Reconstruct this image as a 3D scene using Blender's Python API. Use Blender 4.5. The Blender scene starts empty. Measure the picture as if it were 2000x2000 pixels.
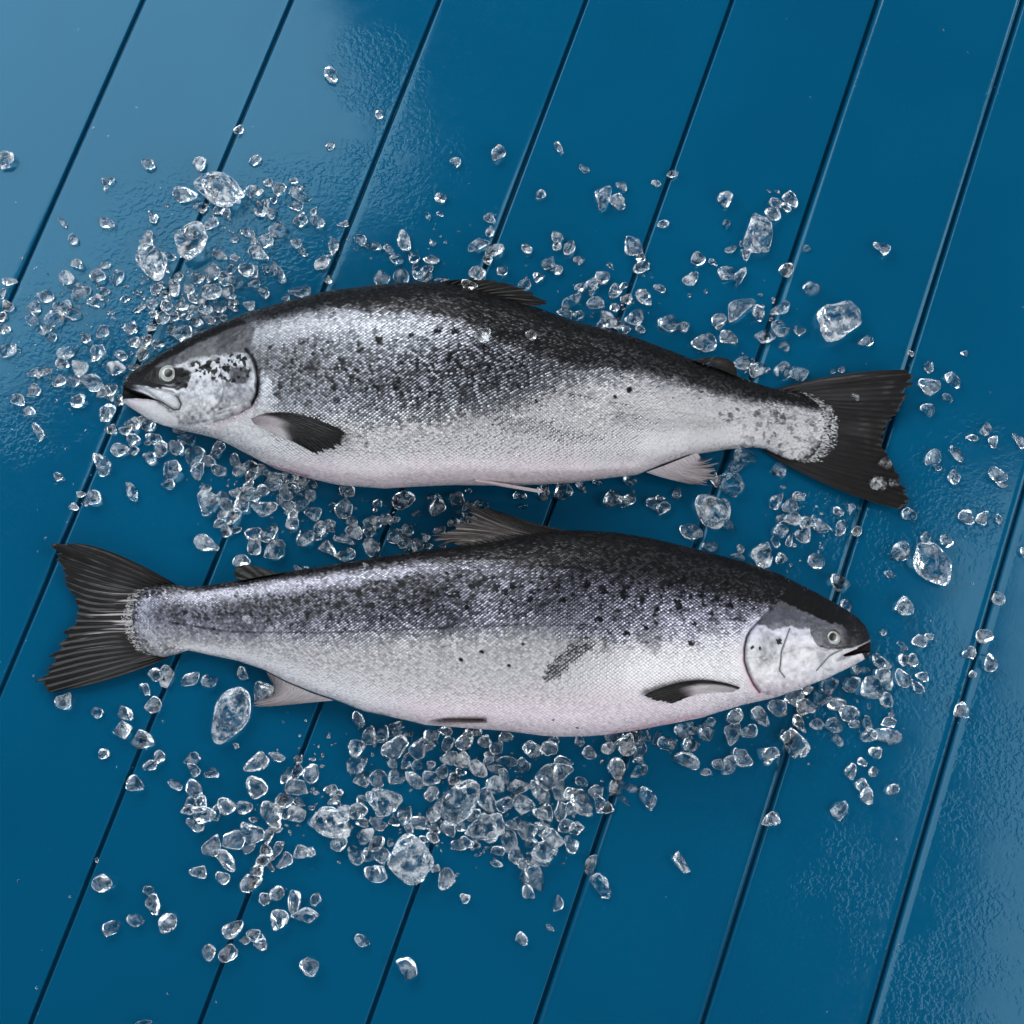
import bpy, math, random
import numpy as np
from mathutils import Matrix, Vector, Euler

# ------------------------------------------------------------------ camera
SC = bpy.context.scene
THETA, ROLL, LENS, DIST = math.radians(10.8), math.radians(6.7125), 50.0, 1.25
RM = Matrix.Rotation(THETA, 3, 'X') @ Matrix.Rotation(ROLL, 3, 'Z')
CAM = Vector((0, -DIST*math.sin(THETA), DIST*math.cos(THETA)))
cd = bpy.data.cameras.new('camera'); cam = bpy.data.objects.new('camera', cd)
SC.collection.objects.link(cam); SC.camera = cam
cd.lens = LENS; cd.sensor_width = 36; cd.clip_start = .01; cd.clip_end = 50
cam.matrix_world = Matrix.Translation(CAM) @ RM.to_4x4()

# ------------------------------------------------------------------ world, lamps, exposure
W = bpy.data.worlds.new('World'); SC.world = W; W.use_nodes = True
def studio_world():
    # a dim studio: dark ceiling, pale walls low down on the front and sides
    t = W.node_tree; bg = t.nodes['Background']; g = t.nodes.new('ShaderNodeTexCoord'); sp = t.nodes.new('ShaderNodeSeparateXYZ')
    t.links.new(g.outputs['Generated'], sp.inputs[0])
    def mr(s, a, b, c, d):
        o = t.nodes.new('ShaderNodeMapRange'); o.interpolation_type = 'SMOOTHSTEP'; t.links.new(s, o.inputs[0])
        for k, q in enumerate((a, b, c, d)): o.inputs[k+1].default_value = q
        return o.outputs[0]
    m = t.nodes.new('ShaderNodeMath'); m.operation = 'MULTIPLY'; a = t.nodes.new('ShaderNodeMath'); a.operation = 'ADD'; a.inputs[1].default_value = WORLD_BASE
    t.links.new(mr(sp.outputs[2], .82, .20, 0, WORLD_WALL), m.inputs[0]); t.links.new(mr(sp.outputs[1], .50, -.30, .10, 1), m.inputs[1])
    t.links.new(m.outputs[0], a.inputs[0]); t.links.new(a.outputs[0], bg.inputs[1]); bg.inputs[0].default_value = (.86, .93, 1, 1)
WORLD_BASE, WORLD_WALL = .14, 2.3
studio_world()
SC.view_settings.view_transform = 'Standard'; SC.view_settings.look = 'None'
SC.view_settings.exposure = 0; SC.view_settings.gamma = 1; SC.view_settings.use_curve_mapping = False

def softbox(name, corner, a_xy, a_len, b_xy, b_len, dip, radiance, color=(1, 1, 1)):
    """rectangular soft box: one corner, one level edge a, the other edge b dipping by `dip` degrees"""
    a = Vector((*a_xy, 0)).normalized(); b = Vector((*b_xy, 0)); b = (b-a*b.dot(a)).normalized()
    d = math.radians(dip); b = b*math.cos(d)-Vector((0, 0, math.sin(d)))
    z = a.cross(b)
    if z.z < 0: a, z = a, -z
    y = z.cross(a)
    l = bpy.data.lights.new(name, 'AREA'); l.shape = 'RECTANGLE'; l.size = a_len; l.size_y = b_len
    l.energy = radiance*math.pi*a_len*b_len; l.color = color
    o = bpy.data.objects.new(name, l); SC.collection.objects.link(o)
    c = Vector(corner)+a*a_len/2+b*b_len/2
    o.matrix_world = Matrix.Translation(c) @ Matrix((a, y, z)).transposed().to_4x4()
    return o
softbox('softbox_back_left', (-.27, .98, 1.5), (-.79, -.61), 1.7, (-.61, .79), 1.7, 22, 6.3, (.93, .98, 1))
softbox('softbox_right', (.91, .44, 1.5), (0, -1), 1.5, (1, 0), 1.2, 30, 4.6, (.97, .99, 1))
softbox('softbox_front', (-.9, -1.45, 1.5), (1, 0), 2.0, (0, -1), .9, 45, 1.4, (1, .99, .98))
softbox('added_strip_back', (-1.15, 2.15, 1.55), (1, 0), 1.5, (0, 1), .5, 35, 10.0, (1, 1, 1))  # added strip the boards don't mirror, brightens the bands along the fish

SC.render.engine = 'CYCLES'; SC.cycles.use_denoising = True
SC.cycles.max_bounces = 14; SC.cycles.transmission_bounces = 12; SC.cycles.glossy_bounces = 5
SC.cycles.caustics_refractive = True; SC.cycles.caustics_reflective = False; SC.cycles.blur_glossy = .6
SC.cycles.sample_clamp_indirect = 12

# ------------------------------------------------------------------ helpers
RMn = np.array(RM); CAMn = np.array(CAM)
def at(px, py, z=0.):
    px, py, z = np.broadcast_arrays(np.asarray(px, float), np.asarray(py, float), np.asarray(z, float))
    u = (px-1000)/2000*36/LENS; v = -(py-1000)/2000*36/LENS
    d = np.stack([u, v, -np.ones_like(u)], -1) @ RMn.T
    t = (z-CAMn[2])/d[..., 2]
    return CAMn + d*t[..., None]
def proj(P):
    q = (P-CAMn) @ RMn
    return 1000+q[..., 0]/-q[..., 2]*LENS/36*2000, 1000-q[..., 1]/-q[..., 2]*LENS/36*2000
PX = .45e-3                                        # metres per photo pixel at the table

def hsh(i, j, s):
    h = (i.astype(np.int64)*374761393 + j.astype(np.int64)*668265263 + s*982451653) & 0x7fffffff
    h = ((h ^ (h >> 13))*1274126177) & 0x7fffffff
    return ((h ^ (h >> 16)) & 0xffff)/65535.
def noise(x, y, f, s=0):
    x = x*f; y = y*f; i = np.floor(x); j = np.floor(y); u = x-i; v = y-j
    u = u*u*(3-2*u); v = v*v*(3-2*v)
    return (hsh(i, j, s)*(1-u)+hsh(i+1, j, s)*u)*(1-v) + (hsh(i, j+1, s)*(1-u)+hsh(i+1, j+1, s)*u)*v
def fbm(x, y, f, s=0, n=3):
    r = 0; a = 1; t = 0
    for k in range(n):
        r = r+a*noise(x, y, f*2**k, s+k*7); t += a; a *= .55
    return r/t
def sst(a, b, x):
    t = np.clip((x-a)/(b-a), 0, 1); return t*t*(3-2*t)
def pld(x, y, P):
    d = np.full(x.shape, 1e9)
    for (a, b), (c, e) in zip(P[:-1], P[1:]):
        vx, vy = c-a, e-b
        t = np.clip(((x-a)*vx+(y-b)*vy)/(vx*vx+vy*vy+1e-9), 0, 1)
        d = np.minimum(d, np.hypot(x-a-t*vx, y-b-t*vy))
    return d
def sdp(x, y, P):                                   # signed distance, positive inside
    ins = np.zeros(x.shape, bool); n = len(P)
    for k in range(n):
        (a, b), (c, e) = P[k], P[(k+1) % n]
        if b == e: continue
        ins ^= ((b > y) != (e > y)) & (x < (c-a)*(y-b)/(e-b)+a)
    d = pld(x, y, list(P)+[P[0]])
    return np.where(ins, d, -d)
def resample(P, n):
    P = np.array(P, float); s = np.r_[0, np.cumsum(np.hypot(*np.diff(P, axis=0).T))]; t = np.linspace(0, s[-1], n)
    return np.stack([np.interp(t, s, P[:, k]) for k in range(P.shape[1])], -1)
def smooth1(a, k):
    for _ in range(k):
        a = a.copy(); a[1:-1] = (a[:-2]+2*a[1:-1]+a[2:])/4
    return a

def mesh_obj(name, V, F, mat, parent=None, smooth=True, attrs=None):
    V = np.asarray(V, np.float32); F = np.asarray(F, np.int32)
    me = bpy.data.meshes.new(name)
    me.vertices.add(len(V)); me.vertices.foreach_set('co', V.ravel())
    k = F.shape[1]
    me.loops.add(F.size); me.loops.foreach_set('vertex_index', F.ravel())
    me.polygons.add(len(F)); me.polygons.foreach_set('loop_start', np.arange(0, F.size, k, dtype=np.int32))
    me.update(calc_edges=True)
    if smooth: me.polygons.foreach_set('use_smooth', np.ones(len(F), bool))
    for nm, (ty, arr) in (attrs or {}).items():
        at_ = me.attributes.new(nm, ty, 'POINT')
        at_.data.foreach_set('color' if ty == 'FLOAT_COLOR' else 'vector' if ty == 'FLOAT_VECTOR' else 'value', np.asarray(arr, np.float32).ravel())
    me.validate(clean_customdata=False)
    me.materials.append(mat)
    o = bpy.data.objects.new(name, me); SC.collection.objects.link(o)
    if parent is not None:
        o.parent = parent; o.matrix_parent_inverse = Matrix.Translation(-parent.location)
    return o
def tag(o, label=None, cat=None, group=None, kind=None):
    for k, v in (('label', label), ('category', cat), ('group', group), ('kind', kind)):
        if v: o[k] = v
def empty(name, loc):
    o = bpy.data.objects.new(name, None); SC.collection.objects.link(o); o.location = loc
    o.empty_display_size = .05; return o
def grid_faces(n, m, wrap=False):
    i = np.arange(n-1)[:, None]; j = np.arange(m if wrap else m-1)[None, :]; j2 = (j+1) % m
    return np.stack(np.broadcast_arrays(i*m+j, i*m+j2, (i+1)*m+j2, (i+1)*m+j), -1).reshape(-1, 4)

class NT:
    def __init__(s, name):
        s.m = bpy.data.materials.new(name); s.m.use_nodes = True; s.t = s.m.node_tree; s.t.nodes.clear()
        s.out = s.n('ShaderNodeOutputMaterial')
    def n(s, ty, **k):
        o = s.t.nodes.new(ty)
        for a, b in k.items(): setattr(o, a, b)
        return o
    def l(s, a, b): s.t.links.new(a, b)
    def set(s, sock, v):
        if hasattr(v, 'is_output'): s.l(v, sock)
        else: sock.default_value = v
    def math(s, op, a, b=0., c=0., clamp=False):
        o = s.n('ShaderNodeMath', operation=op, use_clamp=clamp)
        for k, v in enumerate((a, b, c)): s.set(o.inputs[k], v)
        return o.outputs[0]
    def vmath(s, op, a, b=None, sc=None):
        o = s.n('ShaderNodeVectorMath', operation=op); s.set(o.inputs[0], a)
        if b is not None: s.set(o.inputs[1], b)
        if sc is not None: s.set(o.inputs['Scale'], sc)
        return o.outputs['Value'] if op in ('DISTANCE', 'LENGTH', 'DOT_PRODUCT') else o.outputs[0]
    def ramp(s, f, stops, interp='LINEAR'):
        o = s.n('ShaderNodeValToRGB'); o.color_ramp.interpolation = interp; e = o.color_ramp.elements
        while len(e) < len(stops): e.new(.5)
        for k, (p, c) in enumerate(stops):
            e[k].position = p; e[k].color = (c, c, c, 1) if isinstance(c, (int, float)) else (*c, 1)
        s.l(f, o.inputs[0]); return o.outputs[0]
    def noise(s, vec, scale, detail=2., rough=.5, dims='3D'):
        o = s.n('ShaderNodeTexNoise', noise_dimensions=dims); s.set(o.inputs['Vector'], vec)
        o.inputs['Scale'].default_value = scale; o.inputs['Detail'].default_value = detail; o.inputs['Roughness'].default_value = rough
        return o.outputs[0]
    def mr(s, v, a, b, c=0., d=1., sm=True):
        o = s.n('ShaderNodeMapRange', interpolation_type='SMOOTHSTEP' if sm else 'LINEAR'); s.set(o.inputs[0], v)
        for k, q in enumerate((a, b, c, d)): o.inputs[k+1].default_value = q
        return o.outputs[0]
    def mix(s, f, a, b, mode='MIX'):
        o = s.n('ShaderNodeMix', data_type='RGBA', blend_type=mode); s.set(o.inputs[0], f); s.set(o.inputs[6], a); s.set(o.inputs[7], b)
        return o.outputs[2]
    def bump(s, h, strength, dist, nrm=None):
        o = s.n('ShaderNodeBump'); s.set(o.inputs['Height'], h); s.set(o.inputs['Strength'], strength); o.inputs['Distance'].default_value = dist
        if nrm is not None: s.l(nrm, o.inputs['Normal'])
        return o.outputs[0]
    def bsdf(s, **k):
        o = s.n('ShaderNodeBsdfPrincipled')
        for a, v in k.items():
            s.set(o.inputs[a.replace('_', ' ')], v)
        return o

# ------------------------------------------------------------------ the painted boards
GA = math.radians(-12.918); GO, GW = -.48826, .130057
NX, NY = math.cos(GA), math.sin(GA)
def board_material():
    t = NT('blue_paint'); g = t.n('ShaderNodeNewGeometry').outputs['Position']
    fine = t.noise(g, 420, 3, .6); mid = t.noise(g, 60, 3, .6); big = t.noise(g, 6, 2, .5)
    vor = t.n('ShaderNodeTexVoronoi', feature='F1'); t.set(vor.inputs['Vector'], g); vor.inputs['Scale'].default_value = 230
    cell = vor.outputs['Distance']
    # wet zones: beads of melt water round the heaps of ice and along some boards
    wet = None
    for (x, y, r) in WET:
        p = at(x, y, 0); o = t.n('ShaderNodeVectorMath', operation='DISTANCE'); t.l(g, o.inputs[0]); o.inputs[1].default_value = tuple(p)
        w = t.mr(o.outputs['Value'], r*PX*1.1, r*PX*.2)
        wet = w if wet is None else t.math('MAXIMUM', wet, w)
    wn = t.noise(g, 17, 4, .65)
    wetm = t.math('MULTIPLY', t.mr(wn, .36, .62), wet)
    beads = t.mr(t.noise(g, 210, 2, .5), .42, .60)
    film = t.noise(g, 120, 3, .6)
    col = t.mix(t.mr(big, .3, .7), (.0002, .054, .116, 1), (.0002, .049, .107, 1))
    h = t.math('ADD', t.math('MULTIPLY', fine, .10), t.math('MULTIPLY', mid, .30))
    n0 = t.bump(h, .35, .0006)
    hb = t.math('ADD', beads, t.math('MULTIPLY', film, .8))
    n1 = t.bump(hb, t.math('MULTIPLY', wetm, .24), .0010, n0)
    # tiny paint nibs
    nib = t.mr(t.noise(g, 900, 1, .5), .70, .78)
    n2 = t.bump(nib, .25, .0003, n1)
    b = t.bsdf(Base_Color=col, Roughness=t.mr(mid, .3, .7, .09, .14), Normal=n2)
    b.inputs['IOR'].default_value = 1.33; b.inputs['Specular Tint'].default_value = (.50, .86, 1, 1)
    t.l(b.outputs[0], t.out.inputs[0]); return t.m
WET = [(330, 470, 230), (560, 420, 190), (740, 140, 130), (790, 330, 170), (110, 640, 210), (60, 800, 160), (330, 640, 190),
       (1640, 1050, 170), (1880, 960, 200), (1560, 1380, 160), (1800, 1330, 150), (1960, 1500, 230), (1850, 1900, 250), (1820, 200, 260), (1600, 1700, 150), (1780, 1850, 150)]
BOARD = board_material()
def boards():
    rnd = random.Random(4)
    xs = []; zs = []
    tl = {5: .070, 6: .026, 7: -.022, 2: .004, 3: -.003, 1: .002}
    for i in range(-6, 14):
        c0 = GO+GW*i; half = GW/2; tilt = tl.get(i, rnd.uniform(-.004, .004)); crown = .011
        # groove then plank
        prof = [(-.0030, -.0001), (-.0027, -.0004), (-.0024, -.0016), (-.0021, -.0050), (.0007, -.0050), (.0011, -.0028), (.0016, -.0008), (.0022, -.0001)]
        for a, b in prof: xs.append(c0+a); zs.append(b)
        for k in range(25):
            u = -1+2*k/24; d = .0046*(1) ; x = c0+half+u*(half-.0033)
            xs.append(x); zs.append(-.5*crown*half*(u*u) - tilt*u*half*.5 + .0003)
    xs = np.array(xs); zs = np.array(zs)
    ys = np.linspace(-1.6, 2.4, 41)
    X = xs[:, None]*NX + (-NY)*ys[None, :]; Y = xs[:, None]*NY + NX*ys[None, :]
    V = np.stack([X, Y, np.broadcast_to(zs[:, None], X.shape)], -1).reshape(-1, 3)
    F = grid_faces(len(xs), len(ys))[:, ::-1]
    o = mesh_obj('tabletop', V, F, BOARD)
    tag(o, 'wet glossy blue painted tongue and groove boards under the salmon and ice', None, None, 'structure')
    # keep the groove lips crisp
    return o
boards()
# ------------------------------------------------------------------ fish materials
def fish_material(name, head_dir):
    t = NT(name)
    A = t.n('ShaderNodeAttribute', attribute_name='props').outputs['Vector']
    sp = t.n('ShaderNodeSeparateXYZ'); t.l(A, sp.inputs[0]); pig, var, scl = sp.outputs
    tint = t.n('ShaderNodeAttribute', attribute_name='tint').outputs['Color']
    wet = t.n('ShaderNodeAttribute', attribute_name='wet').outputs['Fac']
    uv = t.n('ShaderNodeAttribute', attribute_name='uvs').outputs['Vector']
    s2 = t.n('ShaderNodeSeparateXYZ'); t.l(uv, s2.inputs[0]); s, q = s2.outputs[0], s2.outputs[1]
    a = t.math('ADD', s, q); b = t.math('SUBTRACT', s, q)
    cv = t.n('ShaderNodeCombineXYZ'); t.l(a, cv.inputs[0]); t.l(b, cv.inputs[1])
    vo = t.n('ShaderNodeTexVoronoi', voronoi_dimensions='2D', feature='F1'); t.l(cv.outputs[0], vo.inputs['Vector'])
    vo.inputs['Scale'].default_value = 1; vo.inputs['Randomness'].default_value = .38
    rc = t.n('ShaderNodeSeparateXYZ'); t.l(vo.outputs['Color'], rc.inputs[0])
    ps = t.n('ShaderNodeSeparateXYZ'); t.l(vo.outputs['Position'], ps.inputs[0])
    ls = t.math('MULTIPLY', t.math('ADD', t.math('SUBTRACT', a, ps.outputs[0]), t.math('SUBTRACT', b, ps.outputs[1])), .5)
    dist = vo.outputs['Distance']
    fn = t.noise(uv, 1.7, 2, .6)
    pg = t.math('ADD', pig, t.math('MULTIPLY', t.math('SUBTRACT', rc.outputs[0], .5), var))
    pg = t.math('ADD', pg, t.math('MULTIPLY', t.math('SUBTRACT', fn, .5), t.math('MULTIPLY', var, .5)))
    col = t.ramp(pg, [(0, (.47, .455, .465)), (.2, (.30, .30, .31)), (.42, (.15, .15, .162)), (.62, (.055, .055, .06)), (.8, (.010, .0103, .011)), (1, (.0035, .0036, .0038))])
    col = t.mix(1., col, tint, 'MULTIPLY')
    # dark pigment in the pocket at each scale's edge
    edge = t.math('MULTIPLY', t.mr(dist, .36, .62), t.math('MULTIPLY', scl, .50))
    col = t.mix(edge, col, (.012, .012, .014, 1))
    gm = t.n('ShaderNodeNewGeometry').outputs['Normal']
    jit = t.vmath('SCALE', t.vmath('SUBTRACT', vo.outputs['Color'], (.5, .5, .5)), sc=t.math('MULTIPLY', scl, .30))
    nn = t.vmath('NORMALIZE', t.vmath('ADD', gm, jit))
    hgt = t.math('SUBTRACT', t.math('MULTIPLY', ls, .8*head_dir), t.math('MULTIPLY', t.math('MULTIPLY', dist, dist), .9))
    nb = t.bump(hgt, t.math('MULTIPLY', scl, .75), .0011, nn)
    skin = t.noise(uv, 3.2, 3, .6)
    nb2 = t.bump(skin, .08, .0006, nb)
    cn = t.bump(t.noise(uv, .45, 3, .6), .38, .0022)
    met = t.math('MULTIPLY', t.math('MULTIPLY', t.mr(pg, .92, .55), t.mr(pg, .06, .24, .35, 1)), t.math('MULTIPLY', scl, .92))
    bs = t.bsdf(Base_Color=col, Roughness=t.math('ADD', .24, t.math('MULTIPLY', rc.outputs[1], .14)), Metallic=met, Normal=nb2,
                Coat_Weight=t.math('MULTIPLY', wet, t.mr(pg, .45, .85, 1, .30)), Coat_Roughness=.10, Coat_Normal=cn)
    t.l(t.mr(pg, .3, .8, .45, .04), bs.inputs['Specular IOR Level'])
    bs.inputs['IOR'].default_value = 1.45; bs.inputs['Coat IOR'].default_value = 1.36
    bs.inputs['Subsurface Weight'].default_value = 0
    t.l(bs.outputs[0], t.out.inputs[0]); return t.m
def fin_material():
    t = NT('fin_skin')
    A = t.n('ShaderNodeAttribute', attribute_name='props').outputs['Vector']
    sp = t.n('ShaderNodeSeparateXYZ'); t.l(A, sp.inputs[0]); pig, var, scl = sp.outputs
    tint = t.n('ShaderNodeAttribute', attribute_name='tint').outputs['Color']
    uv = t.n('ShaderNodeAttribute', attribute_name='uvs').outputs['Vector']
    r1 = t.noise(t.vmath('MULTIPLY', uv, (1, 2.2, 1)), 1., 3, .65); r2 = t.noise(t.vmath('MULTIPLY', uv, (2.6, 5, 1)), 1., 2, .6)
    pg = t.math('ADD', pig, t.math('MULTIPLY', t.math('SUBTRACT', r1, .5), var))
    col = t.ramp(pg, [(0, (.62, .60, .60)), (.25, (.36, .34, .35)), (.5, (.14, .13, .135)), (.75, (.018, .017, .017)), (1, (.004, .0036, .0036))])
    col = t.mix(1., col, tint, 'MULTIPLY')
    rb = t.n('ShaderNodeTexVoronoi', voronoi_dimensions='2D', feature='F1'); t.l(t.vmath('MULTIPLY', uv, (2.2, 26, 1)), rb.inputs['Vector']); rb.inputs['Scale'].default_value = 1.
    rs_ = t.n('ShaderNodeSeparateXYZ'); t.l(rb.outputs['Color'], rs_.inputs[0])
    sil = t.math('GREATER_THAN', t.math('ADD', scl, t.math('MULTIPLY', t.math('SUBTRACT', rs_.outputs[0], .5), .9)), .55)
    col = t.mix(sil, col, t.mix(rs_.outputs[1], (.10, .10, .105, 1), (.40, .40, .41, 1)))
    n = t.bump(t.math('ADD', r1, t.math('MULTIPLY', r2, .5)), .5, .0013)
    cn = t.bump(r1, .22, .0008)
    bs = t.bsdf(Base_Color=col, Roughness=.5, Normal=n, Coat_Weight=.4, Coat_Roughness=.16, Coat_Normal=cn)
    bs.inputs['Coat IOR'].default_value = 1.33; bs.inputs['Specular IOR Level'].default_value = .08
    t.l(bs.outputs[0], t.out.inputs[0]); return t.m
FIN = fin_material()
def simple_mat(name, col, rough=.4, **k):
    t = NT(name); g = t.n('ShaderNodeTexCoord').outputs['Object']
    c = t.mix(t.noise(g, 900, 2, .6), (*[v*.8 for v in col], 1), (*[min(1, v*1.15) for v in col], 1))
    b = t.bsdf(Base_Color=c, Roughness=rough, **k); t.l(b.outputs[0], t.out.inputs[0]); return t.m
IRIS = simple_mat('iris', (.25, .26, .245), .25, Coat_Weight=1., Coat_Roughness=.03)
RING = simple_mat('eye_rim', (.02, .019, .018), .3, Coat_Weight=.8, Coat_Roughness=.05)
PUPIL = simple_mat('pupil_black', (.008, .009, .010), .35, Coat_Weight=.15, Coat_Roughness=.2)

# ------------------------------------------------------------------ fish body from traced outline
class Fish: pass
def build_body(root, top, bot, thick, nose_left, paint, sculpt, mat, dense):
    f = Fish(); f.top = np.array(top, float); f.bot = np.array(bot, float)
    x0, x1 = f.top[0, 0], f.top[-1, 0]
    xs = [x0]
    while xs[-1] < x1:
        x = xs[-1]; xs.append(x+(.9 if dense[0] < x < dense[1] else 1.7))
    xs = np.array(xs[:-1]+[x1]); n = len(xs)
    yt = smooth1(np.interp(xs, f.top[:, 0], f.top[:, 1]), 5); yb = smooth1(np.interp(xs, f.bot[:, 0], f.bot[:, 1]), 5)
    tr = smooth1(np.interp(xs, [p[0] for p in thick], [p[1] for p in thick]), 60)
    half = (yb-yt)/2*PX; h = half*tr; h = np.maximum(smooth1(h, 30), .0012); z0 = h*.90+.0008
    B = at(xs, yt, z0); L = at(xs, yb, z0); Cn = (B+L)/2; Wd = (B-L)/2
    mt, mb = 300, 36
    # angle samples: even in lateral coordinate over the top side
    e = 2.25
    ph = np.concatenate([np.linspace(0, np.pi, mt, endpoint=False), np.pi+np.linspace(0, np.pi, mb, endpoint=False)])
    c = np.cos(ph); s = np.sin(ph)
    lc = np.sign(c)*np.abs(c)**(2/e); lz = np.sign(s)*np.abs(s)**(2/e)
    # the back is narrower than the belly: shift the crest a little to the belly
    lc2 = lc
    P = Cn[:, None, :] + Wd[:, None, :]*lc2[None, :, None]
    P = P.copy(); zz = z0[:, None]+h[:, None]*np.where(lz > 0, lz*(1+.10*np.clip(-lc, -1, 1)), lz*.9)[None, :]
    P[..., 2] = np.maximum(zz, .0006)
    m = len(ph)
    # texture coordinates in scale units: along the body and round it
    seg = np.linalg.norm(np.diff(P, axis=1), axis=2); arc = np.concatenate([np.zeros((n, 1)), np.cumsum(seg, 1)], 1)
    arc = arc-arc[:, mt//2:mt//2+1]
    al = np.r_[0, np.cumsum(np.linalg.norm(np.diff(Cn, axis=0), axis=1))]
    SU, SV = .0040, .0030
    depth = smooth1(np.clip(half/half.max(), .42, 1), 80)
    u_al = np.cumsum(np.r_[0, np.diff(al)/(SU*(.55+.45*depth[1:]))])
    uv = np.stack([np.broadcast_to(u_al[:, None], arc.shape), arc/(SV*(.55+.45*depth))[:, None], np.zeros_like(arc)], -1)
    topside = np.zeros((n, m), bool); topside[:, :mt+1] = True
    px, py = proj(P)
    dz = sculpt(px[:, :mt+1], py[:, :mt+1], P[:, :mt+1, 2])
    P[:, :mt+1, 2] = np.maximum(P[:, :mt+1, 2]+dz, .0008)
    V = P.reshape(-1, 3)
    F = grid_faces(n, m, True)
    # end caps as extra centre vertices (degenerate quads kept out: use triangle-like quads)
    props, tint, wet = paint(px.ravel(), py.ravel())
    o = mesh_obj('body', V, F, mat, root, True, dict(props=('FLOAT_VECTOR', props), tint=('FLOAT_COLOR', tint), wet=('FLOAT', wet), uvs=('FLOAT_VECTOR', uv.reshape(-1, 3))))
    import bmesh
    bm = bmesh.new(); bm.from_mesh(o.data)
    be = [ed for ed in bm.edges if ed.is_boundary]; bmesh.ops.holes_fill(bm, edges=be, sides=0)
    bmesh.ops.recalc_face_normals(bm, faces=bm.faces)
    bm.to_mesh(o.data); bm.free()
    # height map of the upper side
    g = np.full((1000, 1000), -1.); qx = np.clip((proj(P)[0][:, :mt+1]/2).astype(int), 0, 999); qy = np.clip((proj(P)[1][:, :mt+1]/2).astype(int), 0, 999)
    np.maximum.at(g, (qy.ravel(), qx.ravel()), P[:, :mt+1, 2].ravel())
    for _ in range(3):
        for ax, sh in ((0, 1), (0, -1), (1, 1), (1, -1)):
            g2 = np.roll(g, sh, ax); g = np.where(g < 0, g2, g)
    f.zg = g; f.xs = xs; f.z0 = z0; f.h = h; f.o = o
    return f
def zat(f, x, y):
    return f.zg[np.clip((np.asarray(y)/2).astype(int), 0, 999), np.clip((np.asarray(x)/2).astype(int), 0, 999)]

def make_fin(name, root, base, mid, outer, zfun, thick=(.0022, .0008), rays=22, jag=4., jagn=40, color=None, nu=260, nv=44, ridge=.00035, label=None, seed=1, uvk=3.):
    """thin solid fin between a base line and an outer line (photo pixels), rays run base -> outer"""
    b = resample(base, nu); o = resample(outer, nu); mm = resample(mid, nu) if mid is not None else (b+o)/2
    u = np.linspace(0, 1, nu)[:, None]; v = np.linspace(0, 1, nv)[None, :]
    jg = (noise(u*jagn, u*0+seed, 1., seed)-.5)*2 + (noise(u*jagn*2.7, u*0+seed, 1., seed+5)-.5)
    L = np.hypot(*(o-b).T)[:, None]+1e-6
    fade = np.minimum(1, np.minimum(u, 1-u)*14)
    vv = v*(1+(jg*jag/L)*fade*v**2)
    q0 = (1-vv)*(1-2*vv); q1 = 4*vv*(1-vv); q2 = vv*(2*vv-1)
    X = b[:, 0:1]*q0+mm[:, 0:1]*q1+o[:, 0:1]*q2; Y = b[:, 1:2]*q0+mm[:, 1:2]*q1+o[:, 1:2]*q2
    uu = u+0*v; vb = v+0*u
    Z = zfun(X, Y, uu, vb)
    th = (thick[0]*(1-vb)+thick[1]*vb)*np.minimum(1, np.minimum(uu, 1-uu)*18+.25)
    rg = ridge*np.cos(uu*rays*2*np.pi+1.5*noise(uu*9, vb*3, 1, seed))*(1-.5*vb)
    T = at(X, Y, Z+th/2+rg); Bt = at(X, Y, Z-th/2)
    V = np.concatenate([T.reshape(-1, 3), Bt.reshape(-1, 3)])
    F1 = grid_faces(nu, nv); F2 = F1[:, ::-1]+nu*nv
    rim = np.concatenate([np.arange(nu)*nv, (nu-1)*nv+np.arange(1, nv), np.arange(nu-2, -1, -1)*nv+nv-1, np.arange(nv-2, 0, -1)])
    r2 = np.roll(rim, -1)
    F3 = np.stack([rim, r2, r2+nu*nv, rim+nu*nv], -1)
    F = np.concatenate([F1, F2, F3])
    pr, ti = color(X, Y, uu, vb)
    pr = np.concatenate([pr.reshape(-1, 3)]*2); ti = np.concatenate([ti.reshape(-1, 4)]*2)
    uvs = np.stack([uu*rays*uvk, vb*2, 0*vb+seed], -1).reshape(-1, 3); uvs = np.concatenate([uvs]*2)
    ob = mesh_obj(name, V, F, FIN, root, True, dict(props=('FLOAT_VECTOR', pr), tint=('FLOAT_COLOR', ti), uvs=('FLOAT_VECTOR', uvs)))
    if label: ob['label'] = label
    return ob
def fincol(f, sil=None):
    def g(X, Y, u, v):
        pig, var, r, gg, b = f(X, Y, u, v)
        one = np.ones_like(X)
        return np.stack([one*pig, one*var, one*sil(u, v) if sil else one*0], -1), np.stack([one*r, one*gg, one*b, one], -1)
    return g
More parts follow.
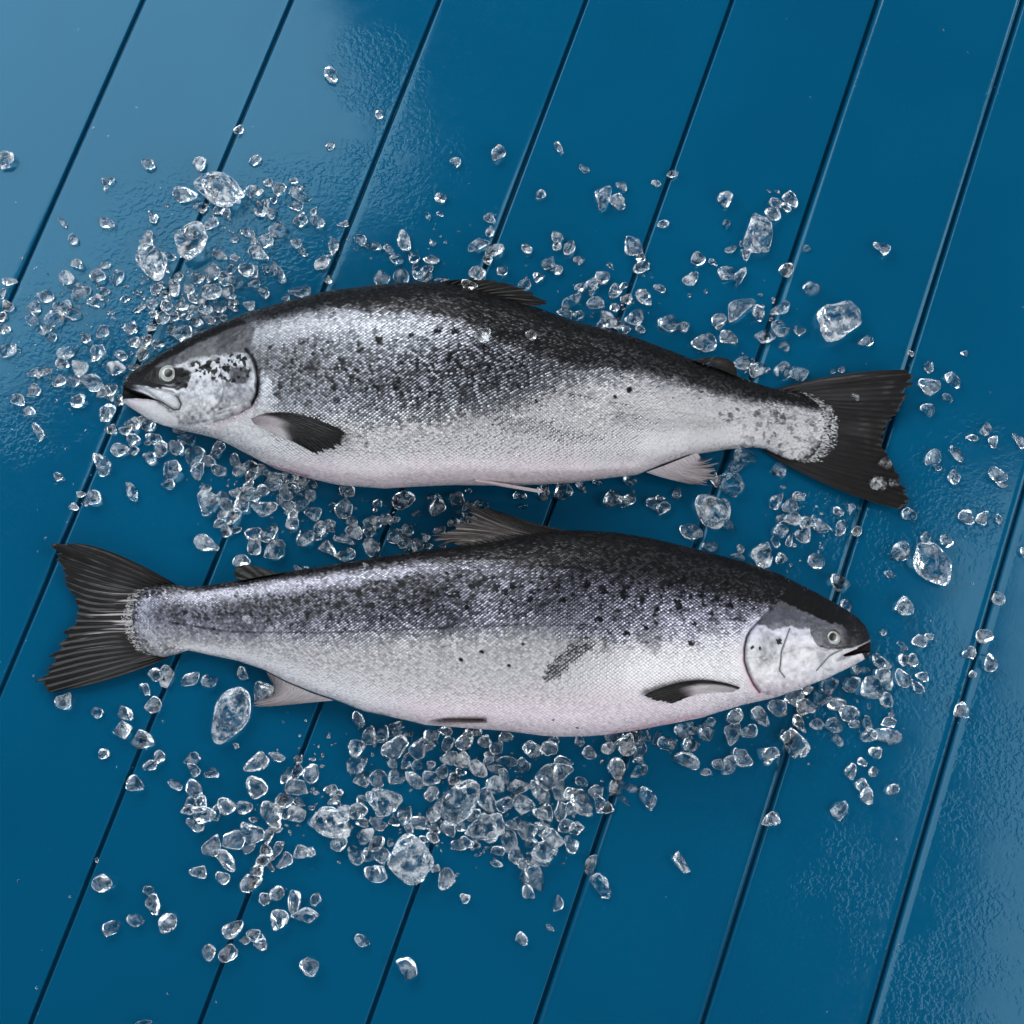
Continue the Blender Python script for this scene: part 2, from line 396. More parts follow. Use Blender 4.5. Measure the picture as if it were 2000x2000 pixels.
def eye(root, f, cx, cy, r, pr, dx=0, dy=0):
    z = float(zat(f, cx, cy)); c = at(cx, cy, z+.0004)
    def dome(name, rad, hgt, mat, parent, cc, rx=1., cap=1.):
        n, m = 14, 40; V = []; rad = rad/math.sin(math.pi/2*cap)
        for i in range(n):
            a = i/(n-1)*math.pi/2*cap
            for j in range(m):
                ph = 2*math.pi*j/m
                V.append((cc[0]+rad*rx*math.sin(a)*math.cos(ph), cc[1]+rad*math.sin(a)*math.sin(ph), cc[2]+hgt*math.cos(a)))
        for j in range(m):
            ph = 2*math.pi*j/m; k = math.sin(math.pi/2*cap); V.append((cc[0]+rad*k*rx*math.cos(ph), cc[1]+rad*k*math.sin(ph), cc[2]-.003))
        return mesh_obj(name, V, grid_faces(n+1, m, True), mat, parent)
    R = r*PX
    e = dome('eye', R, .0030, IRIS, root, c)
    k = dome('rim', R*1.22, .0008, RING, root, c); k.parent = e; k.matrix_parent_inverse = Matrix.Translation(-root.location)
    c2 = at(cx+dx, cy+dy, z+.0004)
    p = dome('pupil', pr*PX*1.06, .0033, PUPIL, root, c2, .9, .36); p.parent = e; p.matrix_parent_inverse = Matrix.Translation(-root.location)
    k.matrix_parent_inverse = Matrix(); p.matrix_parent_inverse = Matrix()
    return e
# ------------------------------------------------------------------ upper salmon (head to the left)
def blend(a, b, m): return a*(1-m)+b*m
def spots(x, y, S, pig, k=.9, edge=1.6, sd=3):
    for (a, b, r) in S:
        d = np.hypot(x-a, y-b); w = (noise(x, y, .30, sd)-.5)*r*1.3
        pig = np.where(d < r*3, np.maximum(pig, k*sst(r+edge, r-edge, d+w)), pig)
    return pig
T1 = [(240,754),(246,741),(256,730),(266,722.5),(293,706),(340,678),(386,653),(433,633),(464,621),(500,608),(580,586),(642,571.5),(733,560),(805,554),(857,553),(900,560),(950,573),(1000,589),(1050,604),(1083,616),(1132,633),(1190,645),(1240,660),(1294,680),(1340,698),(1377,712),(1410,722),(1440,735),(1488,753),(1515,760),(1560,767),(1600,777),(1620,788),(1633,806),(1640,824)]
B1 = [(240,783),(246,790),(259,799),(290,818),(317,830),(352,839),(400,850),(429,858),(482,886),(536,914),(598,932),(660,946),(750,953),(813,949),(886,946),(948,947),(1020,947),(1120,942),(1197,932),(1244,927),(1290,908),(1340,890),(1385,883),(1414,878),(1451,874),(1480,874),(1499,878),(1520,889),(1545,899),(1572,902),(1600,889),(1620,871),(1633,850),(1640,830)]
TH1 = [(240,.75),(262,.66),(330,.56),(430,.50),(520,.50),(700,.50),(900,.50),(1100,.48),(1300,.44),(1420,.42),(1500,.34),(1560,.22),(1600,.12),(1640,.05)]
MOUTH1 = [(230,750),(262,762.5),(287,771.5),(312,784),(287,779),(262,777.5),(230,780)]
MAX1 = [(275,757),(300,758),(315,761),(334,768),(347,778),(352,789),(349,798),(340,799),(325,790),(306,778),(290,766)]
GILL1 = [(480,682),(490,694),(498,710),(503,741),(501,768),(491,790),(470,803),(440,815),(418,822)]
PRE1 = [(428,706),(433,730),(437.5,761),(433,784),(422,799)]
def sculpt1(x, y, z):
    dz = np.zeros_like(x)
    m = sdp(x, y, MOUTH1); dz -= (z-.006)*sst(-.3, 3.0, m)*.85
    m = sdp(x, y, MAX1); dz += .0016*sst(-1, 4, m) - .0009*np.exp(-(m+2)**2/4)
    d = pld(x, y, GILL1); near = x < 560
    inside = sdp(x, y, GILL1+[(260, 850), (260, 640), (440, 600)])
    dz += np.where(near, -.0020*np.exp(-(d/2.3)**2) + .0028*sst(0, 5, inside)*np.exp(-(d/38)**2)*sst(684, 712, y), 0)
    dz += np.where(near, -.0010*np.exp(-(pld(x, y, PRE1)/1.6)**2), 0)
    for k, (a, b, c, e) in enumerate([(430,812,487,796),(436,818,482,803),(425,806,470,792)]):
        dz -= np.where(near, .0007*np.exp(-(pld(x, y, [(a, b), (c, e)])/1.2)**2), 0)
    dz -= .0012*np.exp(-(np.hypot(x-329, y-731)/19)**4)
    dz -= .0008*np.exp(-(pld(x, y, [(256,747),(290,753),(330,756),(352,750)])/2)**2)      # lip line under the eye
    dz -= .0006*np.exp(-((np.hypot(x-263, y-735))/3)**2)                                  # nostril
    hm = sst(520, 480, x); dz += hm*(.0016*(fbm(x, y, .035, 61)-.5)+.0006*(fbm(x, y, .12, 62)-.5)); dz -= hm*.0009*np.exp(-(pld(x, y, [(352,738),(400,722),(470,700)])/5)**2)
    # vent, soft dents of the flank
    dz -= .0020*np.exp(-((y-(895+.02*(x-1000)))/16)**2)*sst(1010, 1090, x)*sst(1330, 1220, x)
    dz += .0011*np.exp(-(np.hypot(x-1011, y-889)/13)**4) - .0013*np.exp(-(np.hypot(x-1015, y-887)/6)**2)
    dz += .0022*(fbm(x, y, .009, 5)-.5)*sst(520, 620, x)*np.minimum(1, z/.03)
    return dz
def paint1(x, y):
    n1 = fbm(x, y, .06, 1); n2 = fbm(x, y, .018, 2); n3 = noise(x, y, .35, 3); n4 = fbm(x, y, .13, 4)
    yk = np.interp(x, [240,300,400,500,560,650,743,836,930,1023,1116,1250,1300,1381,1461,1542,1623,1660], [760,716,662,622,606,599,602,612,640,684,714,726,738,762,784,786,800,820])
    ym = np.interp(x, [240,500,560,700,850,950,1050,1150,1250,1400,1640], [770,790,800,806,800,790,760,738,738,770,805])
    dk = sst(13, -13, y-yk+(n1-.5)*12+(n4-.5)*10)                     # black back
    fl = sst(44, -40, y-ym+(n2-.5)*40+(n1-.5)*26)        # dusky flank
    pig = .07-.05*sst(-8, 12, sdp(x, y, [(1130,760),(1250,735),(1400,765),(1560,790),(1625,800),(1625,860),(1560,870),(1400,835),(1250,800)]))+.29*fl*sst(1230, 1000, x)+.10*n2*fl  # tail-side highlight painted in: paler pigment inside this outline
    pig = pig+.10*sst(60, -40, y-ym)                     # soft fade to belly
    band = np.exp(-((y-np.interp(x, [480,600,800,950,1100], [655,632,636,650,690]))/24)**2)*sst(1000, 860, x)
    pig = pig - .27*band*fl + .07*fl*np.exp(-((y-735)/42)**2)*sst(1080, 980, x)  # painted highlight: paler pigment in the band, darker flank beneath it
    pig = blend(pig, .80, dk)
    yedge = np.interp(x, [p[0] for p in T1], [p[1] for p in T1])
    pig = blend(pig, .93, sst(34, 8, y-yedge)*sst(470, 560, x))
    var = .16+.22*np.clip(fl+dk, 0, 1)*(1-.4*dk); var = blend(var, .12, sst(850, 900, y))
    scl = np.ones_like(x)*1.; scl = blend(scl, .35, sst(870, 925, y))
    # grey worn patches
    m = sst(-6, 6, sdp(x, y, [(1195,798),(1240,806),(1300,815),(1420,820),(1415,836),(1330,842),(1250,842),(1200,826)])+(n1-.5)*10)
    pig = blend(pig, .24, m*.5)
    m = sst(-6, 6, sdp(x, y, [(950,800),(1000,812),(1090,830),(1190,860),(1100,868),(1010,848),(955,835)])+(n1-.5)*16); pig = blend(pig, .22, m*.45)
    m = sst(-5, 5, sdp(x, y, [(915,668),(985,672),(1015,700),(1000,740),(960,750),(925,712)])+(n1-.5)*22); pig = blend(pig, .60, m*.7)
    # speckles
    pig = spots(x, y, [(856,646,6),(889,646,7),(873,702,5),(845,711,5),(838,727,4),(773,758,4),(1001,720,5),(1047,783,3),(1229,761,4),(1201,775,3),(526,679,5),(571,706,5),(740,664,6),(802,655,5),(612,690,4),(660,720,4),(700,742,4),(935,715,4),(1000,700,4),(535,770,4),(545,752,3)], pig)
    pig = spots(x, y, [(1408,808,4),(1426,811,5),(1440,800,4),(1424,822,5),(1478,806,7),(1515,806,6),(1530,815,5)], pig, .45, 2)
    pig = pig+.16*sst(.62, .80, noise(x, y*.45, .13, 11))*fl*(1-dk)*sst(500, 560, x)
    wgt = sst(1400, 1480, x)*sst(1610, 1590, x)*sst(800, 830, y); pig = pig+.30*sst(.52, .66, n4)*wgt
    lat = pld(x, y, [(500,716),(700,722),(900,742),(1050,756),(1250,796),(1440,822),(1630,834)]); pig = pig+.16*np.exp(-(lat/1.8)**2)*sst(.25, .5, noise(x, y*0, .16, 8))*sst(520, 560, x)
    R = np.ones_like(x); G = np.ones_like(x)*.985; B = np.ones_like(x)*.99
    pk = sst(868, 935, y+(n2-.5)*50); G = G-.13*pk; B = B-.10*pk; R = R-.02*pk
    cool = fl*(1-dk); R = R-.05*cool; B = B+.06*cool
    wet = np.ones_like(x)*.40
    # sore spots on the belly
    pig = spots(x, y, [(701,851,4),(716,868,5)], pig, .32, 3)
    en = sdp(x, y, [(1400,600),(1560,766),(1612,782),(1628,806),(1634,828),(1626,852),(1604,876),(1574,900),(1400,1000)]); en = sst(20, -3, en+(n4-.5)*26+(n3-.5)*14)*sst(1500, 1560, x)
    pig = blend(pig, .84, en); var = blend(var, .5, en*(1-en)*4)
    # ---- head
    hd = sst(2, -3, np.where(x < 560, -sdp(x, y, [(505,735),(501,768),(491,792),(455,812),(405,826),(300,840),(200,800),(200,650),(433,600),(500,640),(488,684),(498,708)]), 99))
    nk = sst(520, 495, x+(y-690)*.25+(n1-.5)*20)
    head = np.clip(hd, 0, 1)
    hp = np.full_like(x, .33)+(n4-.5)*.75+(n1-.5)*.35
    # crown: black band, then grey painted in for the wet skin's reflection
    dedge = y-yedge
    hp = blend(hp, .66+(n1-.5)*.14, sst(3, -3, y-np.interp(x, [260,300,345,380,430,500], [745,742,712,700,692,688])+(n4-.5)*14))
    hp = blend(hp, .88, sst(3, -3, sdp(x, y, [(255,728),(300,712),(350,712),(372,728),(368,745),(345,752),(300,750),(262,748)])*-1+(n1-.5)*8+(n4-.5)*12)*sst(20, 14, np.abs(y-735)))
    hp = blend(hp, .96, sst(20, 12, dedge+(n1-.5)*9))
    hp = blend(hp, .86, sst(285, 250, x+(n1-.5)*12)*sst(764, 758, y-(x-262)*.1))
    hp = blend(hp, .78, sst(4, 1.5, np.abs(pld(x, y, [(262,748),(300,752),(335,757),(352,752),(362,744)])))*.9)
    # speckled cheek behind the eye
    sz = sst(0, 8, sdp(x, y, [(368,706),(385,700),(425,700),(480,690),(497,730),(480,752),(430,748),(395,744),(370,735)]))
    hp = blend(hp, .16+.70*sst(.44, .58, n4*.7+.3*noise(x, y, .28, 12)), sz)
    hp = blend(hp, .62+.15*n1, sst(0, 8, sdp(x, y, [(440,716),(478,712),(494,730),(488,752),(462,756),(446,742)]))*.85)
    hp = blend(hp, .42+(n4-.5)*.5, sst(0, 12, sdp(x, y, [(430,752),(500,748),(497,780),(470,798),(438,806),(430,780)]))*.8)
    hp = spots(x, y, [(408.5,710,4.5),(441,720.5,6.5),(467,697,4.5),(479.5,701,3.2),(471.7,722.6,3.6),(485.7,736,4.2),(456,745,3.6),(467,738,3),(416,725,3.5),(428,702.5,3.6),(384.8,708,2.6),(361.5,754.5,4),(383,723.5,2.6),(451.5,694,3.4),(399,730,3)], hp, .97, 1.)
    hp = blend(hp, .12+(n4-.5)*.5, sst(0, 16, sdp(x, y, [(350,765),(420,745),(432,790),(400,812),(345,806)]))*.6)
    hp = blend(hp, .85, sst(-1, 3, sdp(x, y, [(246,742),(262,734),(300,738),(312,750),(345,756),(372,742),(366,756),(345,764),(300,757),(262,750),(248,756)])+(n4-.5)*6)*.9)
    m = sdp(x, y, MAX1); hp = blend(hp, .26+(n1-.5)*.1, sst(-1, 1.5, m)); hp = blend(hp, .12, sst(3, 6, m)); hp = blend(hp, .74, np.exp(-((m+1.2)/1.4)**2)*sst(775, 785, y+(x-320)*.3))
    hp = blend(hp, .10, np.exp(-(pld(x, y, [(318,758),(338,761),(346,766)])/3)**2))
    hp = blend(hp, .72, np.exp(-(pld(x, y, [(262,762),(287,771),(306,781),(316,790),(330,799)])/1.3)**2)*.7)
    jaw = sst(0, 6, sdp(x, y, [(236,782),(262,778),(306,782),(330,802),(350,815),(352,845),(290,822),(240,800)]))
    hp = blend(hp, .13+(n1-.5)*.1, jaw)
    hp = blend(hp, .95, sst(-1, 1.5, sdp(x, y, MOUTH1)))
    pig = blend(pig, hp, head); var = blend(var, 0, head); scl = blend(scl, 0, head)
    bb = sst(0, 14, sdp(x, y, [(500,640),(560,600),(600,900),(430,870),(400,830),(455,812),(491,792),(503,768),(503,741)])*1)*sst(556, 505, x)*sst(712, 745, y)
    scl = scl*(1-.6*bb*(1-head)); pig = blend(pig, .16+(n1-.5)*.12, bb*.75*(1-head))
    pig = blend(pig, .95, np.exp(-(pld(x, y, GILL1[:6])/1.7)**2)*.85)
    pig = blend(pig, .55, np.exp(-(pld(x, y, PRE1)/1.0)**2)*.5)
    for P in ([(430,812),(487,796)], [(436,818),(482,803)], [(425,806),(470,792)]): pig = blend(pig, .05, np.exp(-(pld(x, y, P)/1.1)**2)*.7)
    pk = np.exp(-(pld(x, y, [(425,835),(470,808),(500,790)])/9)**2)*.5 + jaw*.35*sst(300, 245, x)+np.exp(-(pld(x, y, [(262,780),(300,783)])/3)**2)*.6
    G = G-.22*pk; B = B-.14*pk
    pk = np.exp(-(pld(x, y, [(475,886),(520,908),(600,930)])/3.0)**2)*.8; G = G-.4*pk; B = B-.35*pk; pig = pig+.2*pk
    wet = blend(wet, .5, head); wet = wet*(1-sst(-3, 1, sdp(x, y, MOUTH1)))
    pig = pig + .06*(n3-.5)
    one = np.ones_like(x)
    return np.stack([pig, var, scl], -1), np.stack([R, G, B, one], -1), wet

s1 = empty('salmon', tuple(at(900, 780, 0)))
tag(s1, 'upper whole salmon with its head to the left and mouth slightly open', 'fish', 'whole salmon lying on the boards')
SKIN1 = fish_material('salmon_skin', 1)
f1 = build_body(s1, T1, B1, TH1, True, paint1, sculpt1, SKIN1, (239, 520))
eye(s1, f1, 328.8, 731, 15.2, 8.2, 1.2, -1.2)
def z0f(f, x): return np.interp(x, f.xs, f.z0)
make_fin('tail_fin', s1, [(1500,765),(1545,772),(1590,790),(1604,826),(1590,868),(1545,890),(1488,880)],
         [(1634,733),(1652,762),(1676,800),(1680,830),(1678,868),(1672,915),(1622,950)],
         [(1770,722),(1784,733),(1781,746),(1768,764),(1757,792),(1741,819),(1723,851),(1724,873),(1741,905),(1755,930),(1767,960),(1771,983),(1757,995)],
         lambda X, Y, u, v: .0035+.0035*sst(0, .3, v)+.010*v*sst(.45, 0, u)+.004*v*sst(.55, 1, u)+.0018*(fbm(X, Y, .02, 9)-.5)*sst(.1, .4, v), (.0036, .0010), 24, 9, 80,
         fincol(lambda X, Y, u, v: (.88+.10*v-.14*np.exp(-((v-.45)/.3)**2)*sst(.35, .7, noise(u*24, v*1.2, 1, 4)), .24, .98, .98, 1.03), lambda u, v: .75*sst(.26, .12, v)*sst(.05, .3, u)*sst(.98, .7, u)), seed=3)
make_fin('dorsal_fin', s1, [(850,554),(900,562),(950,574),(1000,590)], None, [(872,548),(905,546),(940,546),(985,552),(1012,561),(1032,570),(1050,581),(1070,595),(1036,597)],
         lambda X, Y, u, v: z0f(f1, X)+.010+.004*v, (.0030, .0010), 12, 7, 26, fincol(lambda X, Y, u, v: (.95, .2, 1, .97, .97)), seed=7)
make_fin('adipose_fin', s1, [(1352,704),(1390,714),(1441,736)], None, [(1358,702),(1380,698.5),(1402,697),(1420,700),(1434,710),(1441,730)],
         lambda X, Y, u, v: z0f(f1, X)+.008, (.006, .0035), 5, .6, 8, fincol(lambda X, Y, u, v: (.97-.25*np.exp(-((u-.5)/.25)**2-((v-.55)/.3)**2), .1, 1.05, .97, .93)), seed=9)
make_fin('pectoral_fin', s1, [(489,817),(492,822),(498,829)], [(566,806),(566,830),(550,852)], [(664,838),(675,848),(675,853),(662,867),(640,879),(614,887),(592,873)],
         lambda X, Y, u, v: zat(f1, np.clip(X, 250, 1600), Y)+.0016+.0040*v, (.0040, .0010), 16, 5, 30,
         fincol(lambda X, Y, u, v: (blend(.26, .98, sst(.30, .66, v+.30*sst(.45, 0, u)-.20*sst(.6, 1, u))), .25, 1-.03*sst(.6, .2, v), 1-.10*sst(.6, .2, v), 1-.06*sst(.6, .2, v))), seed=5, label='dark edged pectoral fin folded against the flank')
make_fin('pelvic_fin', s1, [(926,934),(930,940),(944,944)], None, [(1058,957),(1062,960),(1055,963)],
         lambda X, Y, u, v: z0f(f1, X)+.012-.010*v, (.0032, .0016), 4, 1, 8, fincol(lambda X, Y, u, v: (.14, .1, 1, .90, .92)), seed=11)
make_fin('anal_fin', s1, [(1262,922),(1300,908),(1340,892),(1362,884)], [(1303,935),(1330,928),(1352,908),(1368,893)], [(1352,946),(1380,947),(1388,936),(1391,918),(1389,908),(1379,897),(1366,889)],
         lambda X, Y, u, v: z0f(f1, X)*.9+.002-.008*v, (.0036, .0009), 14, 9, 34, fincol(lambda X, Y, u, v: (.26+.22*v, .40, 1., .95, .96)), seed=13)

# ------------------------------------------------------------------ lower salmon (head to the right)
T2 = [(240,1205),(243,1182),(250,1165),(265,1151),(290,1145),(320,1142),(345,1142),(367,1147),(408,1143),(460,1134),(500,1127),(553,1118),(620,1108),(680,1099),(750,1087),(800,1080),(850,1073),(906,1066),(960,1058),(1010,1049),(1060,1041),(1120,1036),(1203,1041),(1265,1051),(1327,1065),(1389,1081),(1451,1097),(1520,1121),(1562,1142),(1600,1161),(1624,1175),(1655,1193),(1675,1207),(1688,1221),(1696,1236),(1698.5,1248)]
B2 = [(240,1210),(243,1234),(250,1250),(262,1261),(280,1272),(300,1281),(321,1284),(345,1278),(367,1270),(408,1279),(466,1291),(518,1309),(560,1331),(610,1351),(660,1369),(714,1390),(753,1398),(800,1408),(831,1416),(900,1421),(993,1428),(1060,1437),(1094,1439),(1150,1438),(1183,1435),(1240,1427),(1287,1418),(1330,1410),(1370,1402),(1400,1392),(1450,1377),(1499,1366),(1516,1362),(1565,1344),(1615,1325),(1648,1309),(1681,1292),(1693,1285),(1698.5,1278)]
TH2 = [(240,.05),(275,.12),(310,.22),(380,.36),(460,.42),(600,.45),(800,.48),(1000,.50),(1200,.50),(1420,.49),(1560,.52),(1660,.60),(1698,.75)]
MOUTH2 = [(1712,1254),(1697,1256),(1685,1262),(1672,1268),(1660,1273),(1647,1279),(1650,1282),(1668,1279.5),(1685,1275),(1697,1272.5),(1712,1272)]
LIP2 = [(1645,1268),(1632,1274),(1620,1281),(1608,1294),(1595,1309)]
GILL2 = [(1512,1186),(1497,1200),(1479,1219),(1466,1232),(1459,1246),(1454.7,1266),(1454.7,1291),(1461,1312),(1473,1337),(1484,1352)]
PRE2 = [(1542.5,1228),(1536,1246),(1527,1271),(1525,1290),(1522.6,1309),(1532.5,1322)]
def sculpt2(x, y, z):
    dz = np.zeros_like(x); near = x > 1380
    m = sdp(x, y, MOUTH2); dz -= (z-.006)*sst(-.3, 3.0, m)*.8
    d = pld(x, y, GILL2); inside = sdp(x, y, GILL2+[(1640, 1400), (1760, 1250), (1620, 1120)])
    dz += np.where(near, -.0020*np.exp(-(d/2.3)**2) + .0026*sst(0, 5, inside)*np.exp(-(d/38)**2)*sst(1190, 1222, y), 0)
    dz -= np.where(near, .0012*np.exp(-(pld(x, y, PRE2)/1.6)**2), 0)
    dz -= np.where(near, .0011*np.exp(-(pld(x, y, LIP2)/1.7)**2), 0)
    dz -= np.where(near, .0007*np.exp(-(pld(x, y, [(1610,1268),(1640,1266),(1665,1263)])/2.)**2), 0)
    dz -= .0012*np.exp(-(np.hypot(x-1626, y-1245)/17)**4)
    dz -= .0007*np.exp(-(np.hypot(x-1668, y-1232)/3)**2)
    hm = sst(1450, 1480, x); dz += hm*(.0015*(fbm(x, y, .035, 71)-.5)+.0006*(fbm(x, y, .12, 72)-.5)); dz -= hm*.0008*np.exp(-(pld(x, y, [(1600,1262),(1560,1262),(1480,1290)])/6)**2)
    dz -= .0016*np.exp(-(pld(x, y, [(843,1411),(900,1409),(947,1410)])/4)**2)*sst(800, 840, x)
    dz += .0020*(fbm(x, y, .009, 25)-.5)*sst(1440, 1380, x)*np.minimum(1, z/.03)
    return dz
def paint2(x, y):
    n1 = fbm(x, y, .06, 31); n2 = fbm(x, y, .018, 32); n3 = noise(x, y, .35, 33); n4 = fbm(x, y, .13, 34)
    yedge = np.interp(x, [p[0] for p in T2], [p[1] for p in T2])
    yk = np.interp(x, [240,367,460,560,700,850,950,1050,1150,1250,1350,1450,1520,1700], [1150,1150,1143,1127,1108,1092,1100,1108,1116,1126,1142,1170,1185,1230])
    yl = np.interp(x, [240,450,616,781,988,1100,1250,1350,1460], [1232,1236,1236,1230,1222,1232,1244,1240,1236])
    dk = sst(13, -13, y-yk+(n1-.5)*12+(n4-.5)*10)
    fl = sst(36, -26, y-yl+(n4-.5)*20+(n1-.5)*16*sst(900, 1100, x)+(n2-.5)*40*sst(900, 1200, x))
    pig = .06+.26*fl+.16*fl*sst(0, 60, yl-y)+.12*(n2-.4)*fl; pig = pig+.08*sst(110, 10, y-yl)*(1-fl); pig = pig-.12*fl*sst(1150, 1350, x)*sst(1140, 1190, y)
    pig = pig+.10*fl*sst(60, 0, y-yk)+.05*(n1-.5)*fl
    pig = blend(pig, .80, dk)
    pig = blend(pig, .94, sst(26, 6, y-yedge)*sst(940, 1040, x)); pig = blend(pig, .92, sst(14, 7, y-yedge)*sst(330, 420, x)*(1-sst(940, 1040, x)))
    var = .14+.19*np.clip(fl+dk, 0, 1)*(1-.35*dk); var = blend(var, .12, sst(1330, 1400, y))
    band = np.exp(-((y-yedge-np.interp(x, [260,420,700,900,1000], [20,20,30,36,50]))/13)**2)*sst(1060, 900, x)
    pig = pig-.34*band*(1-.3*sst(600, 900, x))+.17*fl*sst(34, 60, y-yedge)*sst(1000, 800, x)*(1-sst(40, 10, yl-y)*.4)  # highlight along the back edge, put into the colour as paler pigment
    scl = np.ones_like(x); scl = blend(scl, .35, sst(1340, 1410, y)); scl = blend(scl, .55, (1-fl)*.8*(1-dk))
    # bruises where scales are missing
    m = sst(-4, 5, sdp(x, y, [(1146,1240),(1158,1256),(1138,1282),(1112,1300),(1090,1318),(1066,1326),(1078,1306),(1094,1282),(1118,1256)])+4+(n1-.5)*16+(n3-.5)*8)
    pig = blend(pig, .47, m*.85); var = blend(var, .55, m); scl = blend(scl, 1, m)
    m = sst(-6, 8, sdp(x, y, [(1250,1228),(1290,1226),(1300,1250),(1280,1282),(1262,1270),(1248,1250)])+(n1-.5)*26); pig = blend(pig, .50, m*.75)
    m = sst(-6, 8, sdp(x, y, [(880,1180),(900,1190),(895,1215),(870,1235),(862,1262),(850,1255),(862,1215)])+(n1-.5)*22); pig = blend(pig, .58, m*.7)
    m = sst(-6, 8, sdp(x, y, [(712,1195),(738,1200),(740,1226),(715,1228)])+(n1-.5)*16); pig = blend(pig, .60, m*.7)
    m = sst(-6, 8, sdp(x, y, [(1195,1235),(1215,1228),(1180,1275),(1165,1280)])+(n1-.5)*16); pig = blend(pig, .40, m*.7)
    S = [(1217,1162,8),(1182,1156,6),(1263,1156,6),(1325,1179,8),(1348,1167,6),(1372,1162,7),(1170,1210,7),(1223,1237,6),(1358,1218,5),(1147,1140,7),(1197,1138,6),(1310,1142,5),(1294,1148,5),(1261,1225,5),(1428,1181,6),(846,1162,7),(894,1162,8),(921,1144,6),(970,1148,7),(987,1156,6),(1002,1144,6),(1035,1170,7),(1099,1173,6),(912,1187,5),(772,1187,6),(728,1183,6),(873,1150,5),(809,1156,5),(896,1125,5),(1349,1257,6),(640,1180,4),(700,1160,5),(1060,1128,5),(1090,1145,5),(1248,1140,4),(1402,1170,5),(1390,1200,4),(1330,1196,4),(1120,1160,4),(1066,1150,4),(1022,1258,3),(940,1272,4),(899,1288,4),(995,1300,3),(1240,1185,4),(1285,1190,4),(760,1165,4),(668,1200,4),(596,1196,4),(1416,1140,5),(1340,1130,5),(1260,1115,5)]
    pig = spots(x, y, S, pig, .95, 1.5)
    pig = spots(x, y, [(1081,1406,2.4),(1127,1422,2.6)], pig, .55, 1)
    pig = pig+.16*sst(.66, .80, noise(x, y, .11, 41))*fl*(1-dk)
    pig = pig+.20*sst(.60, .74, noise(x, y, .11, 42))*sst(1080, 1180, x)*sst(1300, 1250, y)*(1-dk)*sst(1470, 1440, x)
    lat = pld(x, y, [(330,1215),(450,1234),(616,1236),(781,1230),(988,1221),(1150,1220)]); pig = pig+.30*np.exp(-(lat/1.6)**2)
    R = np.ones_like(x); G = np.ones_like(x)*.985; B = np.ones_like(x)*1.0
    cool = fl*(1-dk); R = R-.07*cool; G = G-.05*cool; B = B+.10*cool
    pk = sst(1310, 1400, y+(n2-.5)*50)*sst(650, 850, x); G = G-.12*pk; B = B-.09*pk
    pk = np.exp(-(pld(x, y, [(1183,1434),(1287,1414),(1370,1396)])/4)**2)*.7; G = G-.3*pk; B = B-.28*pk
    wet = np.ones_like(x)*.40
    # pelvic slit
    d = pld(x, y, [(843,1411),(900,1409),(947,1409)]); pig = blend(pig, .80, np.exp(-(d/3.5)**2)*sst(835, 870, x)*sst(965, 945, x)); 
    d = pld(x, y, [(640,1362),(700,1386),(760,1399)]); pig = blend(pig, .6, np.exp(-(d/2)**2)*.5)
    # tail root
    q = sst(330, 260, x); scl = scl*(1-.0*q); pig = blend(pig, .30+.3*(n4-.5), q*.7)
    en = sdp(x, y, [(500,1000),(345,1148),(275,1158),(257,1180),(251,1205),(254,1232),(268,1252),(300,1276),(360,1275),(500,1400)]); en = sst(18, -3, en+(n4-.5)*24+(n3-.5)*14)*sst(380, 330, x)
    pig = blend(pig, .78, en*(1-.5*sst(1235, 1260, y))); var = blend(var, .5, en*(1-en)*4)
    # ---- head
    head = sst(-2.5, 2, sdp(x, y, GILL2+[(1560,1390),(1760,1330),(1760,1200),(1620,1140),(1550,1120),(1530,1160)]))
    hp = np.full_like(x, .12)+(n4-.5)*.42+(n1-.5)*.25+.10*sst(1320, 1350, y)
    # grey mottled gill cover
    m = sst(0, 10, sdp(x, y, [(1470,1228),(1500,1224),(1530,1240),(1522,1280),(1500,1300),(1480,1304),(1476,1270),(1480,1245)])+(n1-.5)*18); hp = blend(hp, .40+(n4-.5)*.5, m*.8)
    # upper head over the eye: a soft reflection painted as grey
    yg = np.interp(x, [1440,1478,1490,1510,1535,1546,1560,1582,1584,1598,1612,1640,1700], [1210,1218,1222,1232,1224,1222,1228,1227,1242,1262,1264,1268,1262])
    hp = blend(hp, .60+(n1-.5)*.10, sst(2, -2, y-yg+(n4-.5)*7))
    yb_ = np.interp(x, [1440,1505,1522,1545,1575,1600,1620,1645,1652,1700], [1150,1160,1172,1182,1196,1206,1216,1220,1228,1300])
    hp = blend(hp, .88, sst(2, -2, y-yb_+(n4-.5)*9))
    hp = blend(hp, .80, sst(1640, 1662, x)*sst(4, -4, y-np.interp(x, [1600,1670,1700], [1268,1262,1246])))
    hp = blend(hp, .70+(n4-.5)*.4, np.exp(-(np.hypot(x-1668, y-1255)/9)**2)*.8)
    # snout, lips and lower jaw
    hp = blend(hp, .80, np.exp(-(pld(x, y, [(1602,1262),(1618,1266),(1640,1265),(1665,1262)])/2)**2)*.8)
    hp = blend(hp, .52, np.exp(-(pld(x, y, LIP2)/1.5)**2)*sst(1650, 1640, x))
    hp = blend(hp, .45, sst(-2, 8, sdp(x, y, [(1588,1270),(1618,1270),(1632,1274),(1618,1284),(1600,1300),(1596,1286)])+(n1-.5)*8)*.7)
    hp = blend(hp, .58, np.exp(-(pld(x, y, [(1645,1282),(1636,1290),(1660,1280)])/3)**2)*.7)
    mo = sst(-1.5, 2, sdp(x, y, MOUTH2)); hp = blend(hp, .90, mo); R = R+.9*mo; G = G-.3*mo; B = B-.2*mo
    hp = blend(hp, .22, np.exp(-(pld(x, y, [(1700,1251),(1685,1258.5),(1671,1265),(1652,1272)])/1.6)**2)*.8)
